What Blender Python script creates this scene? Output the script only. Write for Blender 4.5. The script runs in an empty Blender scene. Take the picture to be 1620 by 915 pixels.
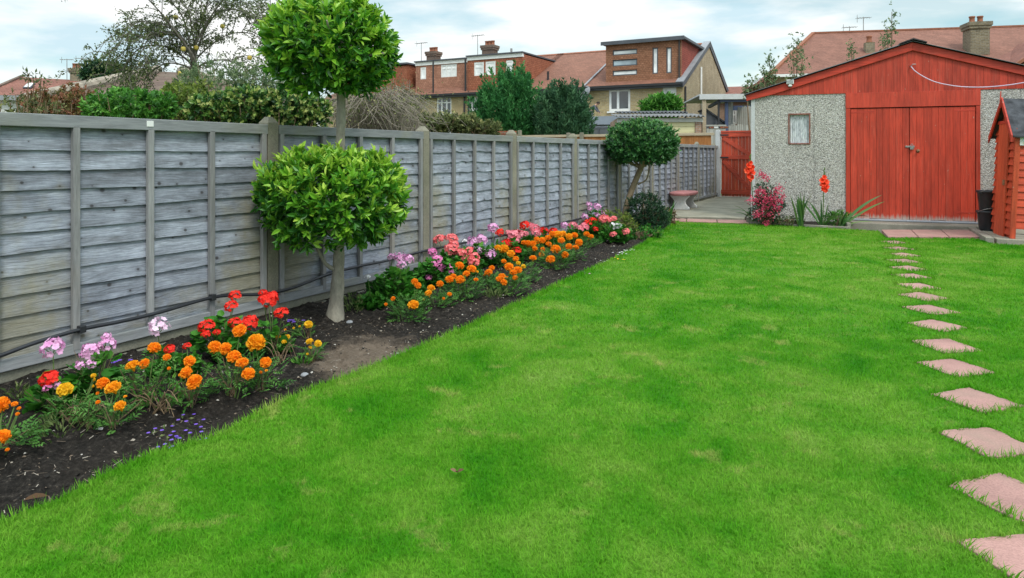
import bpy, bmesh, math, random
import numpy as np
from mathutils import Vector, Matrix

R = math.radians
scene = bpy.context.scene
random.seed(7)
rng = np.random.default_rng(11)

# ------------------------------------------------------------------ camera
F, CU, HV, CAMZ = 1100.0, 810.0, 243.0, 1.22      # focal length in photo pixels, centre column, horizon row, eye height
cd = bpy.data.cameras.new('camera')
cam = bpy.data.objects.new('camera', cd)
scene.collection.objects.link(cam)
scene.camera = cam
cam.location = (0, 0, CAMZ)
cam.rotation_euler = (R(90), 0, 0)
cd.sensor_width = 36.0
cd.lens = F / 1620 * 36
cd.shift_y = -(457.5 - HV) / 1620
cd.clip_start = 0.05
cd.clip_end = 900

# ------------------------------------------------------------------ daylight
SUN_EL, SUN_AZ = R(52), R(158)      # azimuth clockwise from +Y: high, behind the viewer and a little to the right
w = bpy.data.worlds.new('World')
scene.world = w
w.use_nodes = True
nt = w.node_tree
nt.nodes.clear()
wn = lambda t: nt.nodes.new(t)
out = wn('ShaderNodeOutputWorld'); bg = wn('ShaderNodeBackground'); sky = wn('ShaderNodeTexSky')
sky.sky_type = 'NISHITA'; sky.sun_disc = False
sky.sun_elevation = SUN_EL; sky.sun_rotation = SUN_AZ
sky.air_density = 1.0; sky.dust_density = 1.6; sky.ozone_density = 1.0
tc = wn('ShaderNodeTexCoord'); mp = wn('ShaderNodeMapping')
mp.inputs['Scale'].default_value = (1.0, 1.0, 3.6)
mp.inputs['Location'].default_value = (0.37, 0.15, 0.0)
nz = wn('ShaderNodeTexNoise'); nz.inputs['Scale'].default_value = 3.0; nz.inputs['Detail'].default_value = 7
nz.inputs['Roughness'].default_value = 0.52; nz.inputs['Distortion'].default_value = 0.25
rp = wn('ShaderNodeValToRGB')
rp.color_ramp.elements[0].position = 0.40; rp.color_ramp.elements[0].color = (0.38, 0.38, 0.38, 1)
rp.color_ramp.elements[1].position = 0.55; rp.color_ramp.elements[1].color = (1, 1, 1, 1)
nz2 = wn('ShaderNodeTexNoise'); nz2.inputs['Scale'].default_value = 4.2; nz2.inputs['Detail'].default_value = 6
rp2 = wn('ShaderNodeValToRGB')
rp2.color_ramp.elements[0].position = 0.41; rp2.color_ramp.elements[0].color = (5.9, 7.7, 8.5, 1)
rp2.color_ramp.elements[1].position = 0.57; rp2.color_ramp.elements[1].color = (10.0, 10.1, 10.0, 1)
mx = wn('ShaderNodeMix'); mx.data_type = 'RGBA'
gain = wn('ShaderNodeMix'); gain.data_type = 'RGBA'; gain.blend_type = 'MULTIPLY'; gain.inputs[0].default_value = 1
gain.inputs[7].default_value = (1.25, 1.55, 1.3, 1)
L = nt.links.new
L(tc.outputs['Generated'], mp.inputs['Vector'])
L(mp.outputs['Vector'], nz.inputs['Vector']); L(mp.outputs['Vector'], nz2.inputs['Vector'])
L(nz.outputs['Fac'], rp.inputs['Fac']); L(nz2.outputs['Fac'], rp2.inputs['Fac'])
L(rp.outputs['Color'], mx.inputs[0])
L(sky.outputs['Color'], gain.inputs[6])
L(gain.outputs[2], mx.inputs[6]); L(rp2.outputs['Color'], mx.inputs[7])
# an overcast sky is brighter overhead than near the horizon
spz = wn('ShaderNodeSeparateXYZ'); L(tc.outputs['Generated'], spz.inputs[0])
mr = wn('ShaderNodeMapRange'); mr.inputs['From Min'].default_value = 0.22; mr.inputs['From Max'].default_value = 1.0
mr.inputs['To Min'].default_value = 1.0; mr.inputs['To Max'].default_value = 2.4
L(spz.outputs[2], mr.inputs['Value'])
ov = wn('ShaderNodeMix'); ov.data_type = 'RGBA'; ov.blend_type = 'MULTIPLY'; ov.inputs[0].default_value = 1; ov.clamp_result = False
L(mx.outputs[2], ov.inputs[6]); L(mr.outputs[0], ov.inputs[7])
L(ov.outputs[2], bg.inputs['Color']); L(bg.outputs['Background'], out.inputs['Surface'])
bg.inputs['Strength'].default_value = 0.095

sd = bpy.data.lights.new('sun', 'SUN'); sun = bpy.data.objects.new('sun', sd)
scene.collection.objects.link(sun)
sd.energy = 1.5; sd.angle = R(14); sd.color = (1.0, 0.95, 0.87)
dv = Vector((math.sin(SUN_AZ) * math.cos(SUN_EL), math.cos(SUN_AZ) * math.cos(SUN_EL), math.sin(SUN_EL)))
sun.rotation_euler = dv.to_track_quat('Z', 'Y').to_euler()

vs = scene.view_settings
vs.view_transform = 'Standard'; vs.look = 'None'; vs.gamma = 1.0; vs.use_curve_mapping = False
vs.exposure = 0.25
scene.cycles.max_bounces = 6; scene.cycles.transparent_max_bounces = 6
scene.cycles.use_denoising = True

# ------------------------------------------------------------------ helpers
col = scene.collection

def tag(o, label=None, cat=None, group=None, kind=None):
    if label: o['label'] = label
    if cat: o['category'] = cat
    if group: o['group'] = group
    if kind: o['kind'] = kind
    return o

def thing(name, label, cat, loc=(0, 0, 0), rotz=0.0, group=None):
    o = bpy.data.objects.new(name, None)
    o.empty_display_size = 0.2
    col.objects.link(o)
    o.location = loc; o.rotation_euler = (0, 0, rotz)
    return tag(o, label, cat, group)

def copy_child(src, parent, loc=None, rot=None, scale=None):
    c = src.copy(); col.objects.link(c); c.parent = parent
    if loc is not None: c.location = loc
    if rot is not None: c.rotation_euler = rot
    if scale is not None: c.scale = scale
    return c

class MB:
    """collects shapes; build() links them as one mesh object"""
    def __init__(s):
        s.V = []; s.LI = []; s.LT = []; s.A = []; s.M = []; s.n = 0
    def add(s, verts, faces, rnd=None, mi=0):
        verts = np.asarray(verts, dtype=np.float64).reshape(-1, 3)
        s.V.append(verts)
        for f in faces:
            s.LI.extend(i + s.n for i in f); s.LT.append(len(f)); s.M.append(mi)
        s.A.append(np.full(len(verts), random.random() if rnd is None else rnd))
        s.n += len(verts)
        return s
    def addnp(s, V, LI, LT, A, mi=0):
        s.V.append(V); s.LI.extend((LI + s.n).tolist()); s.LT.extend(LT.tolist()); s.M.extend([mi] * len(LT))
        s.A.append(A); s.n += len(V)
        return s
    def box(s, x0, x1, y0, y1, z0, z1, rnd=None, mi=0):
        v = [(x0,y0,z0),(x1,y0,z0),(x1,y1,z0),(x0,y1,z0),(x0,y0,z1),(x1,y0,z1),(x1,y1,z1),(x0,y1,z1)]
        f = [(0,3,2,1),(4,5,6,7),(0,1,5,4),(1,2,6,5),(2,3,7,6),(3,0,4,7)]
        return s.add(v, f, rnd, mi)
    def beam(s, p, q, wd, th, up=(0,0,1), rnd=None, mi=0):
        """box from p to q, width wd across, thickness th along up"""
        p = Vector(p); q = Vector(q); d = (q - p).normalized(); u = Vector(up)
        sd_ = d.cross(u).normalized(); u = sd_.cross(d).normalized()
        v = []
        for c in (p, q):
            for a, b in ((-1,-1),(1,-1),(1,1),(-1,1)):
                v.append(c + sd_ * (a * wd / 2) + u * (b * th / 2))
        f = [(0,1,2,3),(7,6,5,4),(0,4,5,1),(1,5,6,2),(2,6,7,3),(3,7,4,0)]
        return s.add(v, f, rnd, mi)
    def prism(s, poly, axis, a0, a1, rnd=None, mi=0):
        """extrude polygon (list of 2D) along axis 0,1,2 from a0 to a1"""
        n = len(poly); v = []
        for a in (a0, a1):
            for (p, q) in poly:
                v.append({0: (a, p, q), 1: (p, a, q), 2: (p, q, a)}[axis])
        f = [tuple(range(n))[::-1], tuple(range(n, 2 * n))]
        for i in range(n):
            j = (i + 1) % n; f.append((i, j, j + n, i + n))
        return s.add(v, f, rnd, mi)
    def tube(s, pts, rad, seg=8, cap=True, rnd=None, mi=0):
        pts = [Vector(p) for p in pts]; n = len(pts)
        if not hasattr(rad, '__len__'): rad = [rad] * n
        v = []; f = []
        ref = Vector((0, 0, 1))
        t0 = (pts[1] - pts[0]).normalized()
        if abs(t0.dot(ref)) > .9: ref = Vector((1, 0, 0))
        sidev = t0.cross(ref).normalized()
        for i in range(n):
            t = (pts[min(i + 1, n - 1)] - pts[max(i - 1, 0)])
            t = t.normalized() if t.length > 1e-9 else t0
            sidev = (sidev - t * sidev.dot(t))
            sidev = sidev.normalized() if sidev.length > 1e-6 else t.orthogonal().normalized()
            up = t.cross(sidev)
            for k in range(seg):
                a = 2 * math.pi * k / seg
                v.append(pts[i] + (sidev * math.cos(a) + up * math.sin(a)) * rad[i])
        for i in range(n - 1):
            for k in range(seg):
                k2 = (k + 1) % seg
                f.append((i * seg + k, i * seg + k2, (i + 1) * seg + k2, (i + 1) * seg + k))
        if cap:
            f.append(tuple(range(seg))[::-1]); f.append(tuple(range((n - 1) * seg, n * seg)))
        return s.add(v, f, rnd, mi)
    def lathe(s, prof, c=(0, 0, 0), seg=20, rnd=None, mi=0, sx=1, sy=1):
        v = []; f = []; n = len(prof)
        for (r, z) in prof:
            for k in range(seg):
                a = 2 * math.pi * k / seg
                v.append((c[0] + r * sx * math.cos(a), c[1] + r * sy * math.sin(a), c[2] + z))
        for i in range(n - 1):
            for k in range(seg):
                k2 = (k + 1) % seg
                f.append((i * seg + k, i * seg + k2, (i + 1) * seg + k2, (i + 1) * seg + k))
        f.append(tuple(range(seg))[::-1]); f.append(tuple(range((n - 1) * seg, n * seg)))
        return s.add(v, f, rnd, mi)
    def build(s, name, mats, parent=None, loc=None, rotz=None, smooth=False, bevel=0.0, origin=None):
        me = bpy.data.meshes.new(name)
        V = np.concatenate(s.V) if s.V else np.zeros((0, 3))
        if origin is not None: V = V - np.array(origin)
        LI = np.asarray(s.LI, dtype=np.int32); LT = np.asarray(s.LT, dtype=np.int32)
        me.vertices.add(len(V)); me.vertices.foreach_set('co', V.astype(np.float32).ravel())
        me.loops.add(len(LI)); me.loops.foreach_set('vertex_index', LI)
        me.polygons.add(len(LT))
        ls = np.zeros(len(LT), dtype=np.int32); ls[1:] = np.cumsum(LT)[:-1]
        me.polygons.foreach_set('loop_start', ls)
        me.polygons.foreach_set('loop_total', LT)
        me.polygons.foreach_set('material_index', np.asarray(s.M, dtype=np.int32))
        me.polygons.foreach_set('use_smooth', np.full(len(LT), smooth))
        at = me.attributes.new('rnd', 'FLOAT', 'POINT')
        at.data.foreach_set('value', np.concatenate(s.A).astype(np.float32) if s.A else np.zeros(0, np.float32))
        me.update(calc_edges=True)
        if not isinstance(mats, (list, tuple)): mats = [mats]
        for m in mats: me.materials.append(m)
        o = bpy.data.objects.new(name, me); col.objects.link(o)
        if parent is not None: o.parent = parent
        if origin is not None: o.location = origin
        if loc is not None: o.location = loc
        if rotz is not None: o.rotation_euler = (0, 0, rotz)
        if bevel:
            b = o.modifiers.new('bevel', 'BEVEL'); b.width = bevel; b.segments = 2; b.limit_method = 'ANGLE'; b.angle_limit = R(35)
        return o

def norm(a): return a / np.maximum(np.linalg.norm(a, axis=-1, keepdims=True), 1e-9)

def scatter(mb, tmpl, C, A, N, sx, sy, sz=None, rnd=None, mi=0):
    """place template (x across, y along A, z along N) at each row of C"""
    TV, TF = tmpl; TV = np.asarray(TV, float)
    C = np.asarray(C, float); n = len(C)
    if n == 0: return mb
    A = norm(np.asarray(A, float)); S = np.cross(A, np.asarray(N, float))
    bad = np.linalg.norm(S, axis=1) < 1e-4
    S[bad] = np.cross(A[bad], np.array([0.3, 0.8, 0.5]))
    S = norm(S); Nn = np.cross(S, A)
    sx = np.broadcast_to(sx, n); sy = np.broadcast_to(sy, n); sz = sy if sz is None else np.broadcast_to(sz, n)
    V = (C[:, None, :] + TV[None, :, 0:1] * (sx[:, None] * 1.0)[:, :, None] * S[:, None, :]
         + TV[None, :, 1:2] * sy[:, None, None] * A[:, None, :] + TV[None, :, 2:3] * sz[:, None, None] * Nn[:, None, :])
    k = len(TV)
    fl = np.array([i for f in TF for i in f]); ft = np.array([len(f) for f in TF])
    LI = (fl[None, :] + (np.arange(n) * k)[:, None]).ravel()
    LT = np.tile(ft, n)
    rnd = rng.random(n) if rnd is None else np.asarray(rnd, float)
    return mb.addnp(V.reshape(-1, 3), LI, LT, np.repeat(rnd, k), mi)

# leaf shapes: x across (half width 0.5), y along 0..1, z fold and curl
def leaf_shape(ws, fold=.12, curl=.12):
    V = []; F_ = []; rows = []
    for t, wd in ws:
        z = -curl * t * t
        if wd == 0: V.append((0, t, z)); rows.append((len(V) - 1,))
        else:
            V += [(-wd / 2, t, z + fold * wd), (0, t, z), (wd / 2, t, z + fold * wd)]
            rows.append((len(V) - 3, len(V) - 2, len(V) - 1))
    for a, b in zip(rows, rows[1:]):
        if len(a) == 1 and len(b) == 3: F_ += [(a[0], b[1], b[0]), (a[0], b[2], b[1])]
        elif len(a) == 3 and len(b) == 1: F_ += [(a[0], a[1], b[0]), (a[1], a[2], b[0])]
        else: F_ += [(a[0], a[1], b[1], b[0]), (a[1], a[2], b[2], b[1])]
    return V, F_
BAY = leaf_shape([(0, 0), (.22, .62), (.5, 1), (.78, .66), (1, 0)])
OVAL = leaf_shape([(0, 0), (.4, 1), (1, 0)])
ROUND = leaf_shape([(0, .25), (.3, .95), (.65, 1.0), (1.0, .5)], fold=-.12, curl=-.08)
LANCE = leaf_shape([(0, .5), (.3, 1), (.7, .7), (1, 0)], fold=.1, curl=.2)
QUAD = ([(-.5, 0, 0), (.5, 0, 0), (.35, 1, 0), (-.35, 1, 0)], [(0, 1, 2, 3)])
TRI = ([(-.5, 0, 0), (.5, 0, 0), (0, 1, 0)], [(0, 1, 2)])
BLADE = ([(-.5, 0, 0), (.5, 0, 0), (.36, .55, .1), (-.36, .55, .1), (0, 1, .34)], [(0, 1, 2, 3), (3, 2, 4)])
PETAL = ([(-.2, 0, 0), (.2, 0, 0), (.5, .6, .12), (.22, 1, .1), (-.22, 1, .1), (-.5, .6, .12)], [(0, 1, 2, 5), (5, 2, 3, 4)])
CHIP = ([(-.5, 0, 0), (.4, -.35, .1), (.5, .3, 0), (-.1, .5, .15), (0, 0, .5)], [(0, 1, 4), (1, 2, 4), (2, 3, 4), (3, 0, 4)])

def rdirs(n):
    v = rng.normal(size=(n, 3)); return norm(v)

# smooth lattice noise
def vnoise(x, y, seed=0):
    x = np.asarray(x, float); y = np.asarray(y, float)
    xi = np.floor(x).astype(np.int64); yi = np.floor(y).astype(np.int64)
    fx = x - xi; fy = y - yi
    fx = fx * fx * (3 - 2 * fx); fy = fy * fy * (3 - 2 * fy)
    def h(a, b):
        q = (a * 374761393 + b * 668265263 + seed * 974634777) & 0xffffffff
        q = ((q ^ (q >> 13)) * 1274126177) & 0xffffffff
        return ((q ^ (q >> 16)) & 0xffff) / 65535.0
    return (h(xi, yi) * (1 - fx) + h(xi + 1, yi) * fx) * (1 - fy) + (h(xi, yi + 1) * (1 - fx) + h(xi + 1, yi + 1) * fx) * fy
def fbm(x, y, seed=0, oct=4):
    a = 0; amp = .5; f = 1.0
    for i in range(oct):
        a = a + amp * (vnoise(x * f, y * f, seed + i) - .5); amp *= .5; f *= 2.03
    return a

# photo column/row to a point on the ground, or at a known depth
def G(u, v, z=0.0):
    Y = F * (CAMZ - z) / (v - HV); return Vector(((u - CU) / F * Y, Y, z))
def P(u, v, Y): return Vector(((u - CU) / F * Y, Y, CAMZ + (HV - v) / F * Y))

class Frame:
    def __init__(s, o, rot):
        s.o = Vector((o[0], o[1], o[2] if len(o) > 2 else 0)); s.rot = rot
        s.ex = Vector((math.cos(rot), math.sin(rot), 0)); s.ey = Vector((-math.sin(rot), math.cos(rot), 0))
    def x(s, u, y=0.0):
        r = (u - CU) / F; p = s.o + s.ey * y
        return (r * p.y - p.x) / (s.ex.x - r * s.ex.y)
    def z(s, v, x, y=0.0):
        p = s.o + s.ex * x + s.ey * y
        return CAMZ + (HV - v) / F * p.y - s.o.z
    def w(s, x, y, z=0.0): return s.o + s.ex * x + s.ey * y + Vector((0, 0, z))

def inpoly(px, py, poly):
    r = np.zeros(len(px), bool); j = len(poly) - 1
    for i in range(len(poly)):
        xi, yi = poly[i]; xj, yj = poly[j]
        c = ((yi > py) != (yj > py)) & (px < (xj - xi) * (py - yi) / (yj - yi + 1e-12) + xi)
        r ^= c; j = i
    return r

# ------------------------------------------------------------------ materials
class NT:
    def __init__(s, name, rough=.8, spec=.3):
        s.m = bpy.data.materials.new(name); s.m.use_nodes = True
        s.t = s.m.node_tree; s.b = s.t.nodes['Principled BSDF']; s.out = s.t.nodes['Material Output']
        s.b.inputs['Roughness'].default_value = rough
        s.b.inputs['Specular IOR Level'].default_value = spec
        s._c = None
    def n(s, t): return s.t.nodes.new(t)
    def l(s, a, b): s.t.links.new(a, b)
    def coord(s, kind='Object'):
        if s._c is None: s._c = s.n('ShaderNodeTexCoord')
        return s._c.outputs[kind]
    def world(s): return s.n('ShaderNodeNewGeometry').outputs['Position']
    def rnd(s):
        a = s.n('ShaderNodeAttribute'); a.attribute_name = 'rnd'; return a.outputs['Fac']
    def oinfo(s): return s.n('ShaderNodeObjectInfo').outputs['Random']
    def mapv(s, vec, scale=(1, 1, 1), loc=(0, 0, 0), rot=(0, 0, 0)):
        m = s.n('ShaderNodeMapping'); m.inputs['Scale'].default_value = scale; m.inputs['Location'].default_value = loc
        m.inputs['Rotation'].default_value = rot
        s.l(vec, m.inputs['Vector']); return m.outputs['Vector']
    def noise(s, vec, scale, detail=4, rough=.55, dist=0):
        k = s.n('ShaderNodeTexNoise'); s.l(vec, k.inputs['Vector'])
        k.inputs['Scale'].default_value = scale; k.inputs['Detail'].default_value = detail
        k.inputs['Roughness'].default_value = rough; k.inputs['Distortion'].default_value = dist
        return k.outputs['Fac']
    def voro(s, vec, scale, feat='F1', outp='Distance', rand=1.0):
        k = s.n('ShaderNodeTexVoronoi'); k.feature = feat; s.l(vec, k.inputs['Vector']); k.inputs['Scale'].default_value = scale
        k.inputs['Randomness'].default_value = rand
        return k.outputs[outp]
    def ramp(s, fac, stops, const=False):
        k = s.n('ShaderNodeValToRGB'); e = k.color_ramp.elements
        if const: k.color_ramp.interpolation = 'CONSTANT'
        while len(e) < len(stops): e.new(.5)
        for i, (p, c) in enumerate(stops):
            e[i].position = p
            e[i].color = (c, c, c, 1) if not hasattr(c, '__len__') else (*c, 1)
        s.l(fac, k.inputs['Fac']); return k.outputs['Color']
    def mix(s, fac, a, b, mode='MIX'):
        k = s.n('ShaderNodeMix'); k.data_type = 'RGBA'; k.blend_type = mode
        for sock, val in ((k.inputs[0], fac), (k.inputs[6], a), (k.inputs[7], b)):
            if hasattr(val, 'links') or hasattr(val, 'is_linked'): s.l(val, sock)
            elif hasattr(val, '__len__'): sock.default_value = (*val, 1)
            else: sock.default_value = val
        return k.outputs[2]
    def math(s, op, a, b=0.0, c=None):
        k = s.n('ShaderNodeMath'); k.operation = op
        for i, val in enumerate((a, b) if c is None else (a, b, c)):
            if hasattr(val, 'is_linked'): s.l(val, k.inputs[i])
            else: k.inputs[i].default_value = val
        return k.outputs[0]
    def sep(s, v):
        k = s.n('ShaderNodeSeparateXYZ'); s.l(v, k.inputs[0]); return k.outputs
    def comb(s, x, y, z):
        k = s.n('ShaderNodeCombineXYZ')
        for i, val in enumerate((x, y, z)):
            if hasattr(val, 'is_linked'): s.l(val, k.inputs[i])
            else: k.inputs[i].default_value = val
        return k.outputs[0]
    def vadd(s, a, b):
        k = s.n('ShaderNodeVectorMath'); k.operation = 'ADD'; s.l(a, k.inputs[0])
        if hasattr(b, 'is_linked'): s.l(b, k.inputs[1])
        else: k.inputs[1].default_value = b
        return k.outputs[0]
    def color(s, c):
        if hasattr(c, 'is_linked'): s.l(c, s.b.inputs['Base Color'])
        else: s.b.inputs['Base Color'].default_value = (*c, 1)
        return s
    def bump(s, h, strength=.3, dist=.01):
        k = s.n('ShaderNodeBump'); k.inputs['Strength'].default_value = strength; k.inputs['Distance'].default_value = dist
        s.l(h, k.inputs['Height']); s.l(k.outputs['Normal'], s.b.inputs['Normal']); return s
    def translucent(s, c, f=.3):
        t = s.n('ShaderNodeBsdfTranslucent')
        if hasattr(c, 'is_linked'): s.l(c, t.inputs['Color'])
        else: t.inputs['Color'].default_value = (*c, 1)
        x = s.n('ShaderNodeMixShader'); x.inputs[0].default_value = f
        s.l(s.b.outputs[0], x.inputs[1]); s.l(t.outputs[0], x.inputs[2]); s.l(x.outputs[0], s.out.inputs['Surface']); return s

def plain(name, c, rough=.7, spec=.3, var=.25, scale=6, bump=.1, metal=0, bd=.01):
    k = NT(name, rough, spec); f = k.noise(k.coord(), scale, 5)
    a = tuple(x * (1 - var) for x in c); b = tuple(min(1, x * (1 + var)) for x in c)
    k.color(k.ramp(f, [(.3, a), (.7, b)]))
    if bump: k.bump(k.noise(k.coord(), scale * 6, 4), bump, bd)
    k.b.inputs['Metallic'].default_value = metal
    return k.m

def leafmat(name, stops, rough=.45, spec=.4, tr=.3, var=.5, hue=None):
    """leaf colour differs leaf by leaf; stops over the random number of each leaf"""
    k = NT(name, rough, spec)
    c = k.ramp(k.rnd(), stops)
    f = k.noise(k.coord(), 2.3, 3)
    c = k.mix(1.0, c, k.ramp(f, [(.3, 1 - var * .5), (.7, 1.0)]), 'MULTIPLY')
    k.color(c); k.translucent(c, tr)
    return k.m

def woodmat(name, stops, axis='x', knots=True, stain=None, rough=.8, grain=26, bump=.25, spec=.25, rv=.35, offs=17.0):
    k = NT(name, rough, spec)
    r = k.rnd(); o = k.math('MULTIPLY', r, offs * 7)
    v = k.vadd(k.coord(), k.comb(o, k.math('MULTIPLY', r, 31.0), k.math('MULTIPLY', r, 53.0)))
    sc = {'x': (1.1, 9, 9), 'z': (9, 9, 1.1)}[axis]
    vs_ = k.mapv(v, sc)
    g1 = k.noise(vs_, grain / 9.0, 6, .6, .6)
    g2 = k.noise(k.mapv(v, tuple(q * (3 if q > 2 else 1.6) for q in sc)), grain / 5.0, 4, .7, .8)
    g = k.math('ADD', k.math('MULTIPLY', g1, .55), k.math('MULTIPLY', g2, .45))
    c = k.ramp(g, stops)
    br = k.math('ADD', 1 - rv / 2, k.math('MULTIPLY', r, rv))
    c = k.mix(1.0, c, k.comb(br, br, br), 'MULTIPLY')
    if knots:
        kv = k.mapv(v, {'x': (2.2, 1, 8.5), 'z': (8.5, 1, 2.2)}[axis])
        d = k.voro(kv, 1.0)
        kn = k.ramp(d, [(.07, 1.0), (.20, 0.0)])
        c = k.mix(k.math('MULTIPLY', kn, .85), c, (.05, .045, .045))
    if stain:
        sf = k.noise(k.world(), 1.1, 4, .6)
        c = k.mix(k.ramp(sf, [(.5, 0.0), (.72, .55)]), c, stain)
    k.color(c); k.bump(g, bump, .004)
    return k.m

def brickmat(name, c1, c2, mortar, bw=.225, bh=.075, rough=.9, mort=.012, patch=None, bumpy=.4):
    k = NT(name, rough, .2)
    s3 = k.sep(k.coord()); u = k.math('ADD', s3[0], s3[1])
    v = k.comb(u, s3[2], 0.0)
    b = k.n('ShaderNodeTexBrick'); k.l(v, b.inputs['Vector'])
    b.inputs['Scale'].default_value = 1.0; b.inputs['Brick Width'].default_value = bw; b.inputs['Row Height'].default_value = bh
    b.inputs['Mortar Size'].default_value = mort; b.inputs['Mortar Smooth'].default_value = .3
    b.inputs['Color1'].default_value = (*c1, 1); b.inputs['Color2'].default_value = (*c2, 1); b.inputs['Mortar'].default_value = (*mortar, 1)
    f = k.noise(k.coord(), 1.7, 5, .6)
    f2 = k.noise(k.coord(), 14, 3, .6)
    c = k.mix(1.0, b.outputs['Color'], k.ramp(f, [(.3, .72), (.7, 1.0)]), 'MULTIPLY')
    c = k.mix(1.0, c, k.ramp(f2, [(.3, .7), (.7, 1.15)]), 'MULTIPLY')
    if patch: c = k.mix(k.ramp(k.noise(k.coord(), .9, 4), [(.5, 0.0), (.7, .7)]), c, patch)
    k.color(c)
    k.bump(b.outputs['Fac'], -bumpy, .01) if False else k.bump(k.math('SUBTRACT', 1.0, b.outputs['Fac']), bumpy, .01)
    return k.m

M = {}
# weathered blue-grey lap fence
def fence_boards():
    k = NT('weathered_fence', .85, .25); r = k.rnd()
    v = k.vadd(k.coord(), k.comb(k.math('MULTIPLY', r, 119.0), k.math('MULTIPLY', r, 31.0), k.math('MULTIPLY', r, 53.0)))
    fine = k.noise(k.mapv(v, (9, 40, 190)), 1.0, 5, .75)
    mid_ = k.noise(k.mapv(v, (3.2, 12, 17)), 1.0, 6, .7, .3)
    blot = k.noise(v, 5.5, 5, .65)
    # cathedral grain: thin dark lines bent round the knots
    warp = k.noise(k.mapv(v, (1.3, 3, 9)), 1.0, 3, .5)
    s3 = k.sep(v)
    ph = k.math('ADD', k.math('MULTIPLY', s3[2], 380.0), k.math('MULTIPLY', warp, 60.0))
    line = k.ramp(k.math('SINE', ph), [(.0, 0.0), (.45, 0.0), (.95, 1.0)])
    c = k.ramp(mid_, [(.3, (.16, .168, .192)), (.46, (.245, .265, .315)), (.58, (.315, .343, .41)), (.72, (.415, .445, .515))])
    c = k.mix(1.0, c, k.ramp(fine, [(.3, .62), (.5, .98), (.7, 1.28)]), 'MULTIPLY')
    c = k.mix(k.math('MULTIPLY', line, .26), c, (.11, .115, .13))
    c = k.mix(1.0, c, k.ramp(blot, [(.3, .72), (.55, 1.0), (.75, 1.16)]), 'MULTIPLY')
    kn = k.n('ShaderNodeTexVoronoi'); kn.voronoi_dimensions = '2D'; kn.inputs['Scale'].default_value = 5.2
    k.l(k.comb(k.math('MULTIPLY', s3[0], .8), s3[2], 0.0), kn.inputs['Vector']); d = k.math('DIVIDE', kn.outputs['Distance'], k.math('ADD', .16, k.math('MULTIPLY', k.sep(kn.outputs['Color'])[0], .85)))
    c = k.mix(k.ramp(d, [(.035, .92), (.06, .6), (.075, .25), (.13, .16), (.2, .0)]), c, (.05, .047, .05))
    br = k.math('ADD', .88, k.math('MULTIPLY', r, .40)); c = k.mix(1.0, c, k.comb(br, br, br), 'MULTIPLY')
    # damp algae beside the posts, every 1.91 m, and towards the gravel boards
    o3 = k.sep(k.coord()); q = k.math('PINGPONG', k.math('SUBTRACT', o3[0], 1.79), .955)
    near = k.math('SUBTRACT', 1.0, k.math('DIVIDE', q, .62))
    low = k.math('MULTIPLY', k.math('SUBTRACT', .66, o3[2]), .62)
    st = k.math('ADD', k.math('ADD', k.math('MULTIPLY', near, .55), low), k.math('MULTIPLY', k.math('SUBTRACT', k.noise(k.coord(), 2.1, 5, .65), .5), 2.2))
    c = k.mix(k.ramp(st, [(.12, 0.0), (.62, .72)]), c, k.mix(1.0, (.27, .245, .155), k.ramp(fine, [(.3, .6), (.7, 1.2)]), 'MULTIPLY'))
    k.color(c); k.bump(k.math('ADD', fine, k.math('MULTIPLY', line, -.5)), .45, .004)
    return k.m
M['fence'] = fence_boards()
M['fence_batten'] = woodmat('weathered_batten', [(.25, (.12, .12, .12)), (.5, (.235, .235, .24)), (.75, (.35, .35, .355))], 'z', False, (.30, .25, .19), rough=.85)
M['fence_rail'] = woodmat('weathered_rail', [(.25, (.12, .125, .135)), (.5, (.25, .26, .275)), (.75, (.38, .39, .405))], 'x', False, (.30, .30, .18), rough=.85)
def concrete(name, c, var=.3, moss=(.14, .15, .07), ms=.45, fine=90):
    k = NT(name, .9, .2)
    f = k.noise(k.world(), 2.6, 6, .65); f2 = k.noise(k.world(), fine, 3, .7)
    cc = k.ramp(f, [(.3, tuple(x * (1 - var) for x in c)), (.7, tuple(x * (1 + var * .6) for x in c))])
    cc = k.mix(1.0, cc, k.ramp(f2, [(.3, .7), (.7, 1.12)]), 'MULTIPLY')
    if moss: cc = k.mix(k.ramp(k.noise(k.world(), 1.6, 6, .7), [(.5, 0.0), (.72, ms)]), cc, moss)
    k.color(cc); k.bump(f2, .35, .004); return k.m
M['conc_post'] = concrete('post_concrete', (.275, .255, .20))
M['conc_board'] = concrete('gravel_board_concrete', (.26, .255, .205))
M['conc_slab'] = concrete('slab_concrete', (.34, .32, .25), moss=(.16, .17, .09))
M['conc_kerb'] = concrete('kerb_concrete', (.30, .28, .23))
M['conc_white'] = concrete('pale_concrete', (.58, .59, .6), .12, moss=(.35, .36, .30))
M['pink_slab'] = concrete('pink_paving', (.43, .245, .215), .24, moss=(.25, .20, .15), ms=.6, fine=120)
M['cement_white'] = concrete('white_painted_cement', (.74, .74, .73), .1, moss=(.40, .40, .36), ms=.4)
M['cement_pink'] = concrete('pink_painted_cement', (.45, .19, .19), .25, moss=(.3, .2, .18), ms=.4)
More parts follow.
